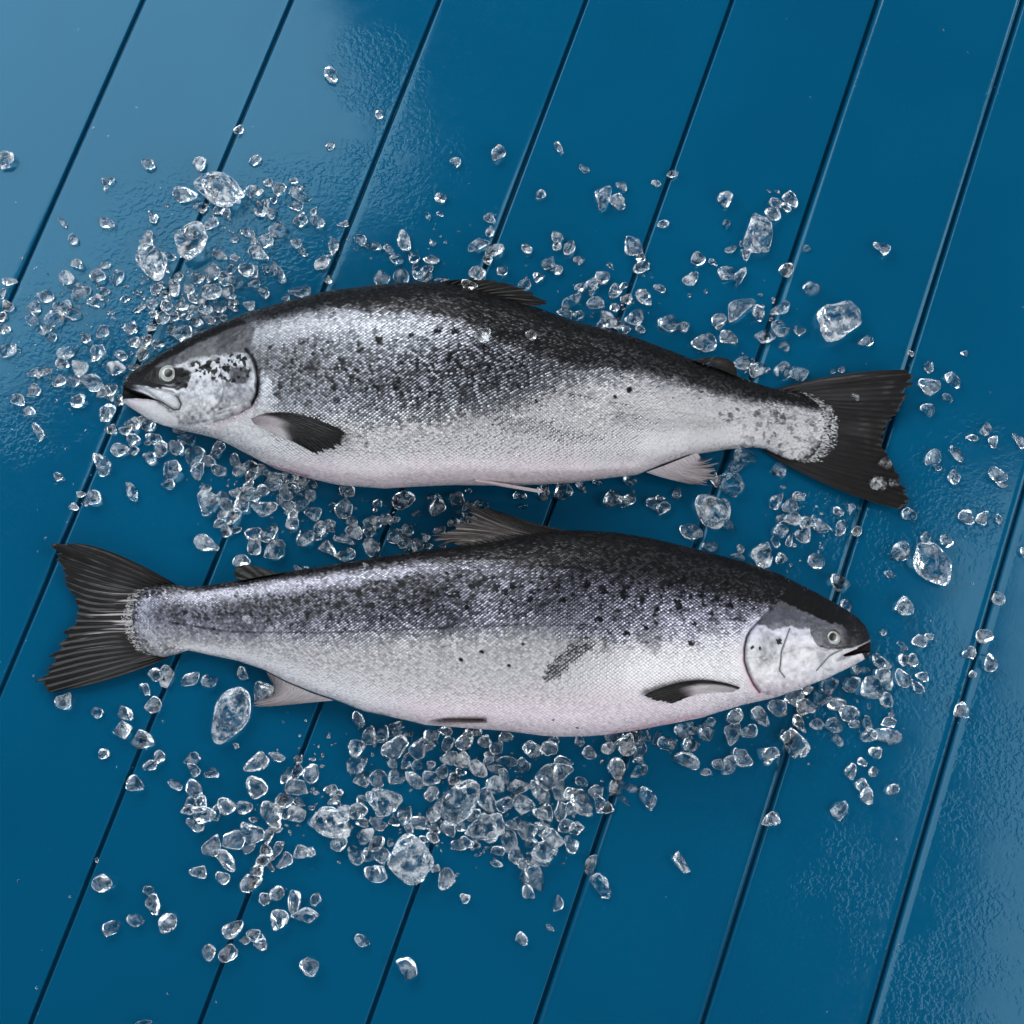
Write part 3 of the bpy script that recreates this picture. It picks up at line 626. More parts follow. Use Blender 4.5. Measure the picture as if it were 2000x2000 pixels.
    hp = spots(x, y, [(1520.6,1252.7,5.4),(1468,1265,3),(1483,1267,2.6)], hp, .97, .8)
    hp = blend(hp, .35, np.exp(-((np.hypot(x-1531, y-1226)-3)/2.5)**2)*.0)
    hp = blend(hp, .45, np.exp(-(pld(x, y, [(1458,1286),(1480,1284),(1496,1282)])/.9)**2)*.6)
    pig = blend(pig, hp, head); var = blend(var, 0, head); scl = blend(scl, 0, head)
    # pinkish shoulder skin behind the gill opening
    d = pld(x, y, GILL2); sh = np.exp(-(d/16)**2)*(1-head)*sst(1180, 1230, y)
    pig = blend(pig, .15+(n1-.5)*.15, sh*.85); scl = scl*(1-.7*sh); var = var*(1-.7*sh)
    pk = np.exp(-(d/9)**2)*(1-head)*sst(1230, 1300, y); G = G-.22*pk; B = B-.17*pk
    pig = blend(pig, .78, np.exp(-(pld(x, y, GILL2)/1.5)**2)*sst(1218, 1232, y)*.72)
    pig = blend(pig, .72, np.exp(-(pld(x, y, PRE2)/1.2)**2)*.85)
    G = G-.35*np.exp(-(pld(x, y, GILL2)/2.)**2)*sst(1300, 1330, y); B = B-.28*np.exp(-(pld(x, y, GILL2)/2.)**2)*sst(1300, 1330, y)
    pk = head*(sst(1300, 1350, y)*.4)+head*np.exp(-(pld(x, y, [(1640,1302),(1690,1284)])/6)**2)*.6; G = G-.14*pk; B = B-.10*pk
    wet = blend(wet, .5, head); wet = blend(wet, .95, sst(46, 20, y-yedge)*sst(1000, 850, x)*sst(300, 380, x)); wet = wet*(1-sst(-3, 1, sdp(x, y, MOUTH2)))
    pig = pig+.06*(n3-.5); one = np.ones_like(x)
    return np.stack([pig, var, scl], -1), np.stack([R, G, B, one], -1), wet
s2 = empty('salmon', tuple(at(950, 1240, 0)))
tag(s2, 'lower whole salmon with its head to the right and dark bruise on its pale side', 'fish', 'whole salmon lying on the boards')
SKIN2 = fish_material('salmon_skin', -1)
f2 = build_body(s2, T2, B2, TH2, False, paint2, sculpt2, SKIN2, (1440, 1700))
eye(s2, f2, 1626, 1245, 12.6, 7.0, -1.0, -.6)
make_fin('tail_fin', s2, [(362,1152),(320,1150),(280,1158),(262,1180),(258,1208),(264,1238),(290,1266),(330,1278),(352,1273)],
         [(240,1087),(222,1110),(205,1140),(200,1165),(198,1190),(196,1215),(195,1240),(196,1275),(215,1312),(232,1322)],
         [(150,1061),(124,1062),(107,1064),(107,1086),(121,1107),(132,1136),(147,1168),(153,1197),(139,1223),(124,1250),(106,1275),(98,1300),(82,1325),(78,1340),(88,1354),(112,1350)],
         lambda X, Y, u, v: .0035+.0035*sst(0, .3, v)+.008*v*sst(.4, 0, u)+.0018*(fbm(X, Y, .02, 19)-.5)*sst(.1, .4, v), (.0036, .0010), 24, 10, 80,
         fincol(lambda X, Y, u, v: (.92+.06*v-.62*sst(.70, .84, noise(u*110, v*1.1, 1, 14))*sst(1., .45, v)*sst(.18, .32, u)*sst(.97, .80, u), .22, 1, .98, 1.0), lambda u, v: .62*sst(.20, .08, v)*sst(.1, .3, u)*sst(.95, .75, u)), seed=15, ridge=.0006)
make_fin('dorsal_fin', s2, [(1118,1038),(1060,1044),(1000,1053),(950,1061),(905,1067)], [(1045,1022),(1015,1028),(975,1036),(935,1045),(888,1062)],
         [(975,998),(945,992),(917,992),(925,1006),(905,1020),(892,1034),(872,1038),(852,1046),(846,1051),(868,1060),(893,1066)],
         lambda X, Y, u, v: z0f(f2, X)+.008-.010*v, (.0040, .0009), 18, 12, 30,
         fincol(lambda X, Y, u, v: (blend(.95, .70-.25*sst(.6, .8, noise(u*60, v, 1, 3)), sst(.10, .34, u)*sst(.05, .3, v)), .5, 1.06, .97, .92)), seed=17, ridge=.0006)
make_fin('adipose_fin', s2, [(553,1119),(510,1126),(470,1134)], None, [(535,1118),(522,1112),(500,1106),(484,1103.5),(468,1105),(458,1113),(458,1124),(466,1133)],
         lambda X, Y, u, v: z0f(f2, X)+.006, (.006, .0035), 5, .6, 8, fincol(lambda X, Y, u, v: (.98, .05, 1, .97, .97)), seed=21)
make_fin('pectoral_fin', s2, [(1446,1343),(1442,1347),(1430,1352)], [(1368,1328),(1368,1344),(1362,1358)], [(1290,1344),(1270,1351),(1261,1357),(1276,1365),(1312,1374),(1330,1368)],
         lambda X, Y, u, v: zat(f2, np.clip(X, 300, 1690), Y)+.0016+.0030*v, (.0040, .0010), 14, 3, 26,
         fincol(lambda X, Y, u, v: (blend(.16, .94, np.clip(sst(.5, .85, v)+sst(.42, .1, u), 0, 1)), .25, 1, .95, .96)), seed=23, label='dark topped pectoral fin folded against the belly')
make_fin('pelvic_fin', s2, [(951,1407),(948,1409.5),(942,1412)], None, [(874,1406.5),(842,1411.5),(872,1413.5)],
         lambda X, Y, u, v: zat(f2, X, Y-3)+.0015+0*v, (.0030, .0010), 6, 1.5, 10, fincol(lambda X, Y, u, v: (blend(.55, .15, sst(.2, .6, u)), .3, 1.0, .88, .88)), seed=27)
make_fin('anal_fin', s2, [(520,1312),(560,1333),(610,1354),(652,1368)], [(530,1330),(545,1350),(560,1363),(620,1371)], [(538,1338),(532,1356),(510,1368),(494,1378),(540,1379),(590,1374)],
         lambda X, Y, u, v: z0f(f2, X)*.9+.002-.010*v, (.0036, .0009), 14, 6, 30, fincol(lambda X, Y, u, v: (.34+.3*sst(.4, 0, u)+.1*v, .45, 1., .95, .95)), seed=29)
# cx, cy, length, width (photo pixels), angle, lies on a fish
ICE = [
(1424,943,54,46,-50,0),(1554,1453,54,39,-60,0),(1443,601,60,35,35,0),(1707,1343,48,43,60,0),(532,1591,53,37,-65,0),(406,983,46,41,80,0),(520,1355,43,43,0,0),(772,1462,51,36,25,0),(1068,1517,47,39,80,0),(1138,1570,50,33,-50,0),(1375,669,46,35,0,0),(349,650,47,34,-15,0),
(360,381,54,29,-8,0),(1064,1663,42,36,50,0),(493,1625,42,36,-70,0),(1236,482,43,35,-40,0),(1732,1438,54,27,-15,0),(1455,891,46,31,-15,0),(1341,1426,43,33,-20,0),(950,1565,47,30,-70,0),(1055,1546,50,28,-50,0),(1339,1485,48,29,-5,0),(993,1640,40,34,-50,0),(534,941,41,33,0,0),
(1176,386,46,29,80,0),(178,747,43,31,-10,0),(197,906,43,31,-55,0),(439,1678,51,26,-30,0),(499,1536,40,33,-50,0),(1048,1718,47,28,-65,0),(536,1072,37,35,0,0),(502,1493,43,30,50,0),(377,890,39,33,60,0),(1757,1078,39,33,20,0),(1217,1450,39,33,0,0),(579,1541,39,33,-40,0),
(1817,756,39,33,0,0),(524,1043,41,31,30,0),(788,976,41,31,30,0),(397,1591,41,31,-30,0),(1429,1434,43,29,75,0),(517,993,46,27,15,0),(404,1061,46,27,-20,0),(1176,1730,46,27,-60,0),(1041,1466,40,31,-70,0),(734,1708,40,31,-10,0),(414,1650,40,31,70,0),(1526,642,35,35,0,0),
(1016,1534,47,26,10,0),(1101,959,37,33,60,0),(1199,974,37,33,0,0),(565,960,39,31,20,0),(967,1535,39,31,-50,0),(1021,1570,39,31,-50,0),(280,1446,39,31,-20,0),(413,568,40,30,5,0),(817,1461,40,30,70,0),(1068,1596,40,30,-60,0),(1079,1638,40,30,-30,0),(871,1718,40,30,60,0),
(855,986,41,29,90,0),(1266,1558,43,27,-70,0),(337,917,35,33,0,0),(1302,631,35,33,0,0),(1528,723,35,33,0,0),(239,1424,35,33,0,0),(595,1786,46,25,-10,0),(671,993,37,31,80,0),(937,1015,37,31,80,1),(1576,1380,37,31,0,0),(1204,1500,37,31,80,0),(1099,1508,37,31,0,0),
(1032,1622,37,31,0,0),(457,1640,37,31,0,0),(490,1726,37,31,60,0),(1238,621,39,29,20,0),(1350,1038,39,29,0,0),(795,1890,39,29,-70,0),(506,494,45,25,-25,0),(697,1492,34,33,0,0),(156,571,35,31,60,0),(966,488,35,31,0,0),(596,1051,35,31,70,0),(1765,1186,35,31,-60,0),
(1551,1362,35,31,0,0),(1659,1393,35,31,0,0),(199,1725,35,31,0,0),(326,1803,35,31,70,0),(543,1796,35,31,60,0),(454,1816,35,31,0,0),(510,404,36,30,70,0),(1638,1583,37,29,80,0),(775,1517,34,31,60,0),(788,471,39,27,-60,0),(1493,656,39,27,20,0),(1484,723,39,27,0,0),
(474,985,39,27,70,0),(1449,1479,39,27,-60,0),(13,313,36,29,80,0),(487,962,41,25,-20,0),(1763,1327,41,25,-40,0),(783,541,33,31,80,0),(1641,1138,33,31,0,0),(1660,1333,33,31,50,0),(1518,1383,33,31,0,0),(1505,1477,33,31,0,0),(299,1767,33,31,60,0),(604,1889,33,31,0,0),
(544,449,34,30,-30,0),(104,622,35,29,20,0),(153,716,35,29,-40,0),(209,808,35,29,80,0),(1620,1339,35,29,30,0),(414,534,36,28,60,0),(662,1642,36,28,80,0),(933,1501,40,25,-30,0),(1186,623,37,27,-60,0),(1420,532,37,27,10,0),(1423,661,37,27,-35,0),(1560,731,37,27,0,0),
(1822,894,37,27,30,0),(699,1585,33,30,60,0),(443,1575,33,30,0,0),(1115,587,43,23,50,0),(1092,1541,43,23,-80,0),(1599,1024,39,25,-50,0),(1487,1399,39,25,-50,0),(1424,1494,39,25,50,0),(823,1608,39,25,-30,0),(324,1321,39,25,80,0),(78,726,46,21,20,0),(908,1447,37,26,60,0),
(932,533,31,31,0,0),(690,1038,33,29,0,0),(1716,945,33,29,-40,1),(1304,1452,33,29,-30,0),(446,1862,33,29,70,0),(668,1590,34,28,80,0),(608,1511,34,28,60,0),(17,683,35,27,0,0),(190,689,35,27,60,0),(565,931,35,27,0,0),(726,1067,35,27,-65,0),(1609,1362,35,27,0,0),
(1948,930,35,27,-30,0),(133,687,41,23,30,0),(934,479,41,23,40,0),(790,1593,36,26,80,0),(697,1462,31,30,0,0),(739,1521,31,30,30,0),(848,1591,31,30,0,0),(399,598,37,25,-30,0),(226,720,37,25,-20,0),(378,1541,37,25,-60,0),(631,511,40,23,45,0),(585,569,40,23,-5,0),
(543,531,45,20,-70,0),(693,1670,36,25,-50,0),(940,655,31,29,0,1),(497,1069,31,29,50,0),(1378,1430,31,29,-50,0),(123,1369,31,29,0,0),(1257,581,39,23,-55,0),(1524,603,39,23,20,0),(673,1084,39,23,10,0),(1204,1535,39,23,60,0),(1587,564,33,27,-30,0),(727,1020,33,27,0,0),
(721,1436,34,26,80,0),(809,1523,40,22,-50,0),(1450,710,35,25,20,0),(442,985,35,25,-50,0),(454,1009,35,25,45,0),(482,527,31,28,0,0),(985,1570,31,28,50,0),(555,1563,31,28,0,0),(580,1589,31,28,0,0),(574,1763,41,21,80,0),(543,368,33,26,-20,0),(671,1053,37,23,-30,0),
(1228,976,37,23,60,0),(1437,910,37,23,20,0),(1721,1293,37,23,-15,0),(1006,1608,37,23,0,0),(1568,1045,29,29,0,0),(1594,1095,29,29,0,0),(496,375,30,28,45,0),(586,381,42,20,-25,0),(902,1484,30,28,0,0),(288,465,31,27,70,0),(745,547,31,27,60,0),(1415,388,31,27,80,0),
(1404,628,31,27,80,0),(611,1003,31,27,0,0),(1062,959,31,27,70,0),(1521,917,31,27,90,0),(1628,1416,31,27,0,0),(1350,1452,31,27,80,0),(262,1533,31,27,-40,0),(218,1813,31,27,0,0),(1923,1243,31,27,-20,0),(1878,1390,31,27,-50,0),(974,299,32,26,90,0),(151,782,33,25,0,0),
(234,880,33,25,-20,0),(1208,393,33,25,-40,0),(1163,592,33,25,-20,0),(1721,483,33,25,-35,0),(1550,1012,33,25,-20,0),(743,1667,33,25,-50,0),(391,1570,33,25,80,0),(381,1609,33,25,-20,0),(1935,1294,33,25,-80,0),(1331,1686,39,21,-50,0),(843,1520,31,26,0,0),(710,1521,31,26,-30,0),
(1060,1621,31,26,0,0),(1008,1670,31,26,80,0),(814,529,35,23,-60,0),(1154,558,35,23,65,0),(586,987,35,23,50,0),(572,1018,35,23,80,0),(642,1074,35,23,-45,0),(1517,977,35,23,50,0),(1562,1414,35,23,-40,0),(1096,1585,35,23,80,0),(1861,743,33,24,-60,0),(131,543,29,27,0,0),
(190,539,29,27,-45,0),(259,828,29,27,0,0),(344,875,29,27,0,0),(1536,528,29,27,0,0),(892,974,29,27,-60,0),(1435,1399,29,27,0,0),(340,562,34,23,-70,0),(747,1435,34,23,60,0),(876,1618,34,23,-65,0),(714,1632,34,23,40,0),(594,1664,34,23,-10,0),(521,471,30,26,30,0),
(1072,1462,30,26,0,0),(1153,1691,41,19,75,0),(425,881,37,21,70,0),(371,1327,37,21,20,0),(209,359,31,25,80,0),(186,587,31,25,0,0),(1202,568,31,25,80,0),(1509,418,31,25,0,0),(772,1048,31,25,40,0),(1225,1463,31,25,0,0),(1114,1649,31,25,-40,0),(1121,1579,31,25,0,0),
(876,1481,31,25,0,0),(735,1647,31,25,60,0),(386,919,33,23,70,0),(1112,484,33,23,60,0),(1350,544,33,23,50,0),(1545,390,33,23,-60,0),(1462,1430,33,23,20,0),(1505,1602,33,23,30,0),(1250,1467,33,23,80,0),(244,1393,33,23,-50,0),(1018,1497,30,25,40,0),(651,480,34,22,-65,0),
(257,960,39,19,-60,0),(1444,540,39,19,65,0),(206,435,35,21,-40,0),(1868,886,35,21,-65,0),(389,320,27,27,0,0),(182,971,27,27,0,0),(561,987,27,27,0,0),(627,1032,27,27,-60,0),(1724,1316,27,27,0,0),(1634,1376,27,27,60,0),(1925,839,33,22,25,0),(89,576,29,25,0,0),
(1543,987,29,25,0,0),(1577,1022,29,25,0,0),(1776,1006,29,25,-50,0),(1732,1368,29,25,-40,0),(1694,1555,29,25,60,0),(409,1330,29,25,0,0),(300,1377,29,25,60,0),(127,601,31,23,50,0),(585,432,31,23,20,0),(313,877,31,23,75,0),(364,859,31,23,0,0),(1481,611,31,23,-70,0),
(495,1043,31,23,0,0),(472,1096,31,23,0,0),(1421,1024,31,23,-20,0),(1387,1065,31,23,-20,0),(1889,1010,31,23,-40,0),(1260,1436,31,23,70,0),(1107,1612,31,23,0,0),(898,1608,31,23,-50,0),(476,1578,31,23,0,0),(554,1681,31,23,30,0),(647,146,31,23,-60,0),(843,1439,28,25,0,0),
(1252,521,33,21,25,0),(1248,1506,33,21,15,0),(513,1681,30,23,20,0),(462,551,31,22,-60,0),(924,1428,31,22,0,0),(784,1431,34,20,10,0),(843,1551,26,26,0,0),(64,624,27,25,0,0),(64,764,27,25,45,0),(292,896,27,25,0,0),(1177,543,27,25,0,0),(1363,504,27,25,0,0),
(1523,1037,27,25,60,0),(1653,1184,27,25,90,0),(1698,1438,27,25,60,0),(304,1318,27,25,0,0),(1071,513,29,23,50,0),(491,910,29,23,0,0),(753,1013,29,23,0,0),(1796,1252,29,23,0,0),(1643,1030,35,19,60,0),(990,1486,39,17,-10,0),(412,438,33,20,25,0),(738,1610,33,20,-10,0),
(230,543,31,21,80,0),(300,857,31,21,-20,0),(1696,1414,31,21,-45,0),(1169,1566,31,21,-60,0),(318,622,26,25,60,0),(409,1860,27,24,-60,0),(1812,801,27,24,0,0),(385,542,28,23,0,0),(453,595,28,23,-10,0),(620,432,28,23,-60,0),(873,1453,28,23,60,0),(386,1703,30,21,0,0),
(75,842,37,17,-60,0),(1691,667,33,19,25,0),(493,927,33,19,60,0),(1101,1486,33,19,0,0),(143,615,27,23,40,0),(261,859,27,23,0,0),(290,830,27,23,0,0),(427,918,27,23,0,0),(516,918,27,23,0,0),(677,958,27,23,0,0),(1295,993,27,23,60,0),(1163,1546,27,23,0,0),
(1126,1618,27,23,0,0),(379,582,31,20,-40,0),(289,320,29,21,-40,0),(1333,639,29,21,20,0),(374,1482,29,21,20,0),(264,1798,29,21,0,0),(1864,932,29,21,80,0),(284,666,30,20,50,0),(1031,1744,30,20,-60,0),(561,1515,30,20,75,0),(947,1447,26,23,0,0),(720,1669,26,23,0,0),
(1991,859,35,17,-60,0),(1104,609,31,19,0,0),(460,902,31,19,-60,0),(700,1405,31,19,-70,0),(541,1662,36,16,65,0),(67,599,25,23,90,0),(255,641,25,23,0,0),(122,710,25,23,0,0),(143,743,25,23,70,0),(35,780,25,23,0,0),(217,761,25,23,0,0),(1025,556,25,23,60,0),
(790,1059,25,23,0,0),(1728,906,25,23,0,1),(1730,1335,25,23,0,0),(1151,1469,25,23,0,0),(1244,1442,25,23,90,0),(1115,1550,25,23,0,0),(863,1506,25,23,90,0),(970,1461,25,23,0,0),(541,1744,25,23,0,0),(1950,1168,25,23,90,0),(448,573,26,22,-30,0),(307,562,30,19,50,0),
(1230,939,27,21,0,0),(1276,985,27,21,-60,0),(1684,1536,27,21,-60,0),(1188,1461,27,21,20,0),(1920,1010,27,21,60,0),(278,692,28,20,70,0),(925,1590,28,20,20,0),(1055,1590,28,20,0,0),(707,1838,28,20,-20,0),(647,1544,28,20,0,0),(1893,1274,24,23,0,0),(201,766,29,19,30,0),
(843,506,29,19,-15,0),(915,558,29,19,-30,1),(1207,633,29,19,40,0),(607,943,29,19,-20,0),(1661,1506,29,19,70,0),(1181,1581,29,19,25,0),(391,405,25,22,0,0),(1743,1543,25,22,0,0),(435,1715,25,22,0,0),(369,565,28,19,-60,0),(578,401,28,19,0,0),(985,1515,28,19,-50,0),
(1038,1646,28,19,0,0),(896,1651,28,19,-20,0),(114,743,23,23,0,0),(815,1065,23,23,0,0),(430,500,31,17,-30,0),(1792,1341,31,17,-60,0),(968,1501,31,17,-20,0),(198,647,25,21,30,0),(246,840,25,21,0,0),(468,920,25,21,0,0),(1016,966,25,21,0,0),(795,1034,25,21,90,0),
(1848,1057,25,21,-50,0),(310,1481,25,21,60,0),(495,1827,25,21,0,0),(1671,774,25,21,-40,1),(377,609,26,20,60,0),(532,415,26,20,-70,0),(989,1438,26,20,0,0),(414,1510,26,20,-20,0),(775,506,27,19,0,0),(1085,528,27,19,0,0),(408,900,27,19,-40,0),(960,1017,27,19,-30,1),
(1736,1411,27,19,0,0),(794,1487,30,17,80,0),(524,1633,30,17,80,0),(327,595,23,22,0,0),(261,669,23,22,0,0),(521,1659,23,22,0,0),(959,1636,25,20,0,0),(912,1644,25,20,0,0),(342,1533,25,20,0,0),(939,984,29,17,0,0),(579,475,22,22,0,0),(888,1521,22,22,0,0),
(1089,461,23,21,0,0),(1224,585,23,21,0,0),(1562,646,23,21,0,0),(514,958,23,21,0,0),(441,1038,23,21,0,0),(1765,1289,23,21,90,0),(1783,1289,23,21,90,0),(508,1844,23,21,0,0),(617,1757,23,21,90,0),(405,622,30,16,-20,0),(1709,1470,24,20,0,0),(484,454,28,17,-20,0),
(422,1587,28,17,80,0),(309,672,25,19,30,0),(498,314,25,19,10,0),(439,539,25,19,0,0),(259,880,25,19,0,0),(327,946,25,19,0,0),(704,467,25,19,-40,0),(958,426,25,19,-35,0),(1128,616,25,19,0,0),(1514,397,25,19,-20,0),(1456,497,25,19,80,0),(913,992,25,19,90,0),
(1576,1347,25,19,0,0),(1595,1414,25,19,0,0),(1196,1440,25,19,0,0),(366,1582,25,19,20,0),(474,1315,25,19,90,0),(298,595,23,20,0,0),(486,596,23,20,-20,0),(858,1038,23,20,0,0),(845,1636,23,20,0,0),(501,1699,23,20,0,0),(298,423,27,17,-60,0),(19,550,27,17,0,0),
(1176,633,27,17,40,0),(1232,1541,27,17,-20,0),(1092,1765,27,17,80,0),(378,1502,27,17,-50,0),(499,552,26,17,50,0),(581,1507,26,17,70,0),(16,597,21,21,0,0),(834,539,21,21,0,0),(1531,677,21,21,0,0),(606,968,21,21,0,0),(1526,1090,21,21,0,0),(769,1601,22,20,90,0),
(680,1618,22,20,90,0),(152,517,23,19,-30,0),(8,643,23,19,0,0),(430,602,23,19,0,0),(385,629,23,19,0,0),(237,695,23,19,0,0),(58,803,23,19,0,0),(861,386,23,19,0,0),(1313,339,23,19,0,0),(1534,404,23,19,0,0),(460,962,23,19,0,0),(433,1007,23,19,40,0),
(721,1040,23,19,0,0),(886,1019,23,19,0,0),(1560,971,23,19,-40,0),(1808,1049,23,19,90,0),(1386,1411,23,19,0,0),(1023,1687,23,19,0,0),(1020,1835,23,19,-40,0),(293,1494,23,19,0,0),(374,1566,23,19,0,0),(485,947,31,14,60,0),(1283,1442,31,14,60,0),(540,1477,31,14,-30,0),
(355,598,25,17,20,0),(350,838,25,17,0,0),(1089,478,25,17,80,0),(569,1003,25,17,0,0),(429,1022,25,17,20,0),(870,1428,25,17,0,0),(972,1662,25,17,0,0),(284,1346,25,17,-40,0),(1217,1562,35,12,-50,0),(1052,542,22,19,0,0),(513,570,26,16,-40,0),(1025,1710,26,16,80,0),
(1215,363,23,18,-20,0),(1815,717,23,18,70,0),(1636,1446,25,16,-60,0),(848,1618,20,20,0,0),(169,661,21,19,0,0),(1037,655,21,19,0,1),(644,1024,21,19,0,0),(687,1018,21,19,0,0),(1746,942,21,19,0,1),(1674,1308,21,19,0,0),(1535,1438,21,19,90,0),(191,1392,21,19,0,0),
(516,1757,21,19,90,0),(655,1563,28,14,40,0),(348,542,23,17,60,0),(426,410,23,17,20,0),(523,525,23,17,40,0),(1029,486,23,17,-50,0),(915,1005,23,17,0,0),(1395,929,23,17,80,0),(1800,1322,23,17,0,0),(1130,1446,23,17,-60,0),(1939,863,23,17,90,0),(340,616,20,19,0,0),
(815,1494,20,19,0,0),(957,1475,20,19,0,0),(143,466,21,18,90,0),(760,488,27,14,-45,0),(1429,486,27,14,30,0),(1136,951,27,14,-55,0),(889,317,21,18,0,0),(707,1607,22,17,0,0),(769,1690,22,17,0,0),(271,603,31,12,35,0),(1092,288,31,12,-55,0),(1057,1684,31,12,-10,0),
(439,550,23,16,0,0),(361,619,23,16,30,0),(496,530,23,16,80,0),(1322,962,23,16,80,0),(1136,1527,23,16,-30,0),(798,1618,26,14,-50,0),(89,641,19,19,45,0),(453,526,19,19,0,0),(234,782,19,19,0,0),(952,508,19,19,0,0),(981,529,19,19,0,0),(1401,1492,19,19,0,0),
(1037,1682,19,19,0,0),(202,1472,19,19,0,0),(466,253,19,19,0,0),(333,500,21,17,0,0),(735,479,21,17,0,0),(957,452,21,17,80,0),(809,506,21,17,0,0),(592,941,21,17,0,0),(402,954,21,17,0,0),(1246,1486,21,17,0,0),(1288,563,25,14,-15,0),(1669,1414,25,14,-10,0),
(840,1458,20,17,0,0),(927,1651,20,17,0,0),(558,1589,20,17,90,0),(773,1417,28,12,20,0),(1131,562,18,18,0,0),(588,1109,27,12,0,0),(1441,1086,27,12,-20,0),(1706,1507,18,18,0,0),(101,659,19,17,0,0),(4,618,19,17,90,0),(422,626,19,17,0,0),(440,415,19,17,0,0),
(219,838,19,17,90,0),(1251,502,19,17,90,0),(592,951,19,17,0,0),(435,968,19,17,0,0),(1639,999,19,17,0,0),(707,1562,19,17,0,0),(908,1756,19,17,0,0),(606,1664,19,17,0,0),(290,1739,19,17,-40,0),(205,518,23,14,0,0),(259,717,23,14,0,0),(1141,330,23,14,-45,0),
(1295,437,23,14,0,0),(1514,1059,23,14,-60,0),(1080,1445,23,14,0,0),(487,1657,23,14,40,0),(954,1484,20,16,0,0),(585,1566,22,14,-20,0),(1057,380,18,17,0,0),(115,931,19,16,0,0),(1674,1038,19,16,60,0),(741,223,19,16,60,0),(1899,855,25,12,0,0),(1378,1508,23,13,0,0),
(122,433,27,11,-50,0),(836,523,21,14,0,0),(1168,941,21,14,0,0),(1663,995,21,14,80,0),(1851,777,21,14,-35,0),(205,570,17,17,0,0),(832,1050,17,17,0,0),(1525,1015,17,17,0,0),(1129,508,18,16,0,0),(321,576,20,14,-20,0),(4,574,23,12,90,0),(669,438,23,12,15,0),
(770,1015,23,12,20,0),(1541,1055,23,12,80,0),(1761,1262,23,12,-40,0),(970,1687,23,12,-10,0),(1956,946,23,12,0,0),(1737,1122,21,13,-25,0),(523,356,17,16,0,0),(766,1492,17,16,0,0),(842,1495,17,16,0,0),(645,285,17,16,0,0),(863,546,27,10,0,0),(280,1999,27,10,0,0),
(244,583,19,14,0,0),(143,989,19,14,0,0),(277,819,19,14,0,0),(1251,643,19,14,0,0),(1574,485,19,14,0,0),(737,983,19,14,0,0),(901,1508,19,14,0,0),(849,1696,19,14,0,0),(479,1837,19,14,0,0),(386,647,22,12,40,0),(543,1620,22,12,20,0),(1201,600,18,14,0,0),
(460,1035,21,12,0,0),(485,1210,21,12,-30,1),(1684,1489,19,13,-40,0),(459,468,20,12,30,0),(112,596,17,14,0,0),(299,613,17,14,0,0),(495,469,17,14,90,0),(642,547,17,14,80,0),(1224,643,17,14,0,0),(906,1019,17,14,0,0),(1447,1072,17,14,90,0),(834,419,23,10,-65,0),
(296,640,19,12,10,0),(593,493,19,12,-40,0),(459,503,19,12,0,0),(1281,359,19,12,-20,0),(619,1049,19,12,-20,0),(836,1067,19,12,0,0),(506,1829,19,12,0,0),(1950,1014,19,12,-60,0),(1998,1079,19,12,90,0),(527,1690,25,9,-60,0),(575,353,16,14,0,0),(582,1483,16,14,0,0),
(1419,437,17,13,60,0),(496,1601,19,11,0,0),(159,966,17,12,0,0),(547,974,17,12,90,0),(898,999,17,12,0,0),(1290,974,17,12,0,0),(1726,1234,17,12,60,0),(1815,1244,17,12,0,0),(1690,1308,17,12,0,0),(828,1640,17,12,0,0),(662,1547,17,12,0,0),(1830,913,17,12,-20,0),
(813,1003,20,10,10,0),(438,621,14,14,0,0),(534,390,14,14,0,0),(1900,1317,14,14,0,0),(763,1644,16,12,90,0),(1393,513,19,10,-40,0),(579,367,17,11,0,0),(613,412,17,11,50,0),(1217,558,17,10,30,0),(1021,990,17,10,0,0),(1884,690,17,10,-20,0),(846,473,13,13,0,0),
(558,581,14,12,0,0),(648,1034,14,12,0,0),(1742,1395,14,12,90,0),(81,649,19,8,-20,0),(714,477,12,12,0,0),(1643,721,12,12,0,0),(1074,1812,16,9,-20,0),(1780,690,12,12,0,0),(216,779,14,10,0,0),(166,983,14,10,0,0),(859,418,14,10,0,0),(288,864,12,11,0,0),
(1193,520,16,8,-45,0),(461,1457,11,11,0,0),(915,959,12,10,0,0),(1449,476,14,8,80,0),(795,1072,14,8,30,0),(714,1105,10,10,0,1),(1685,761,10,10,0,1),(1627,725,12,8,30,0),(865,1066,12,8,0,0),(617,1549,12,8,-30,0),(1518,374,16,5,-40,0),(1501,373,11,5,-35,0),
(952,1656,9,6,0,0),(189,1680,8,6,90,0),
]
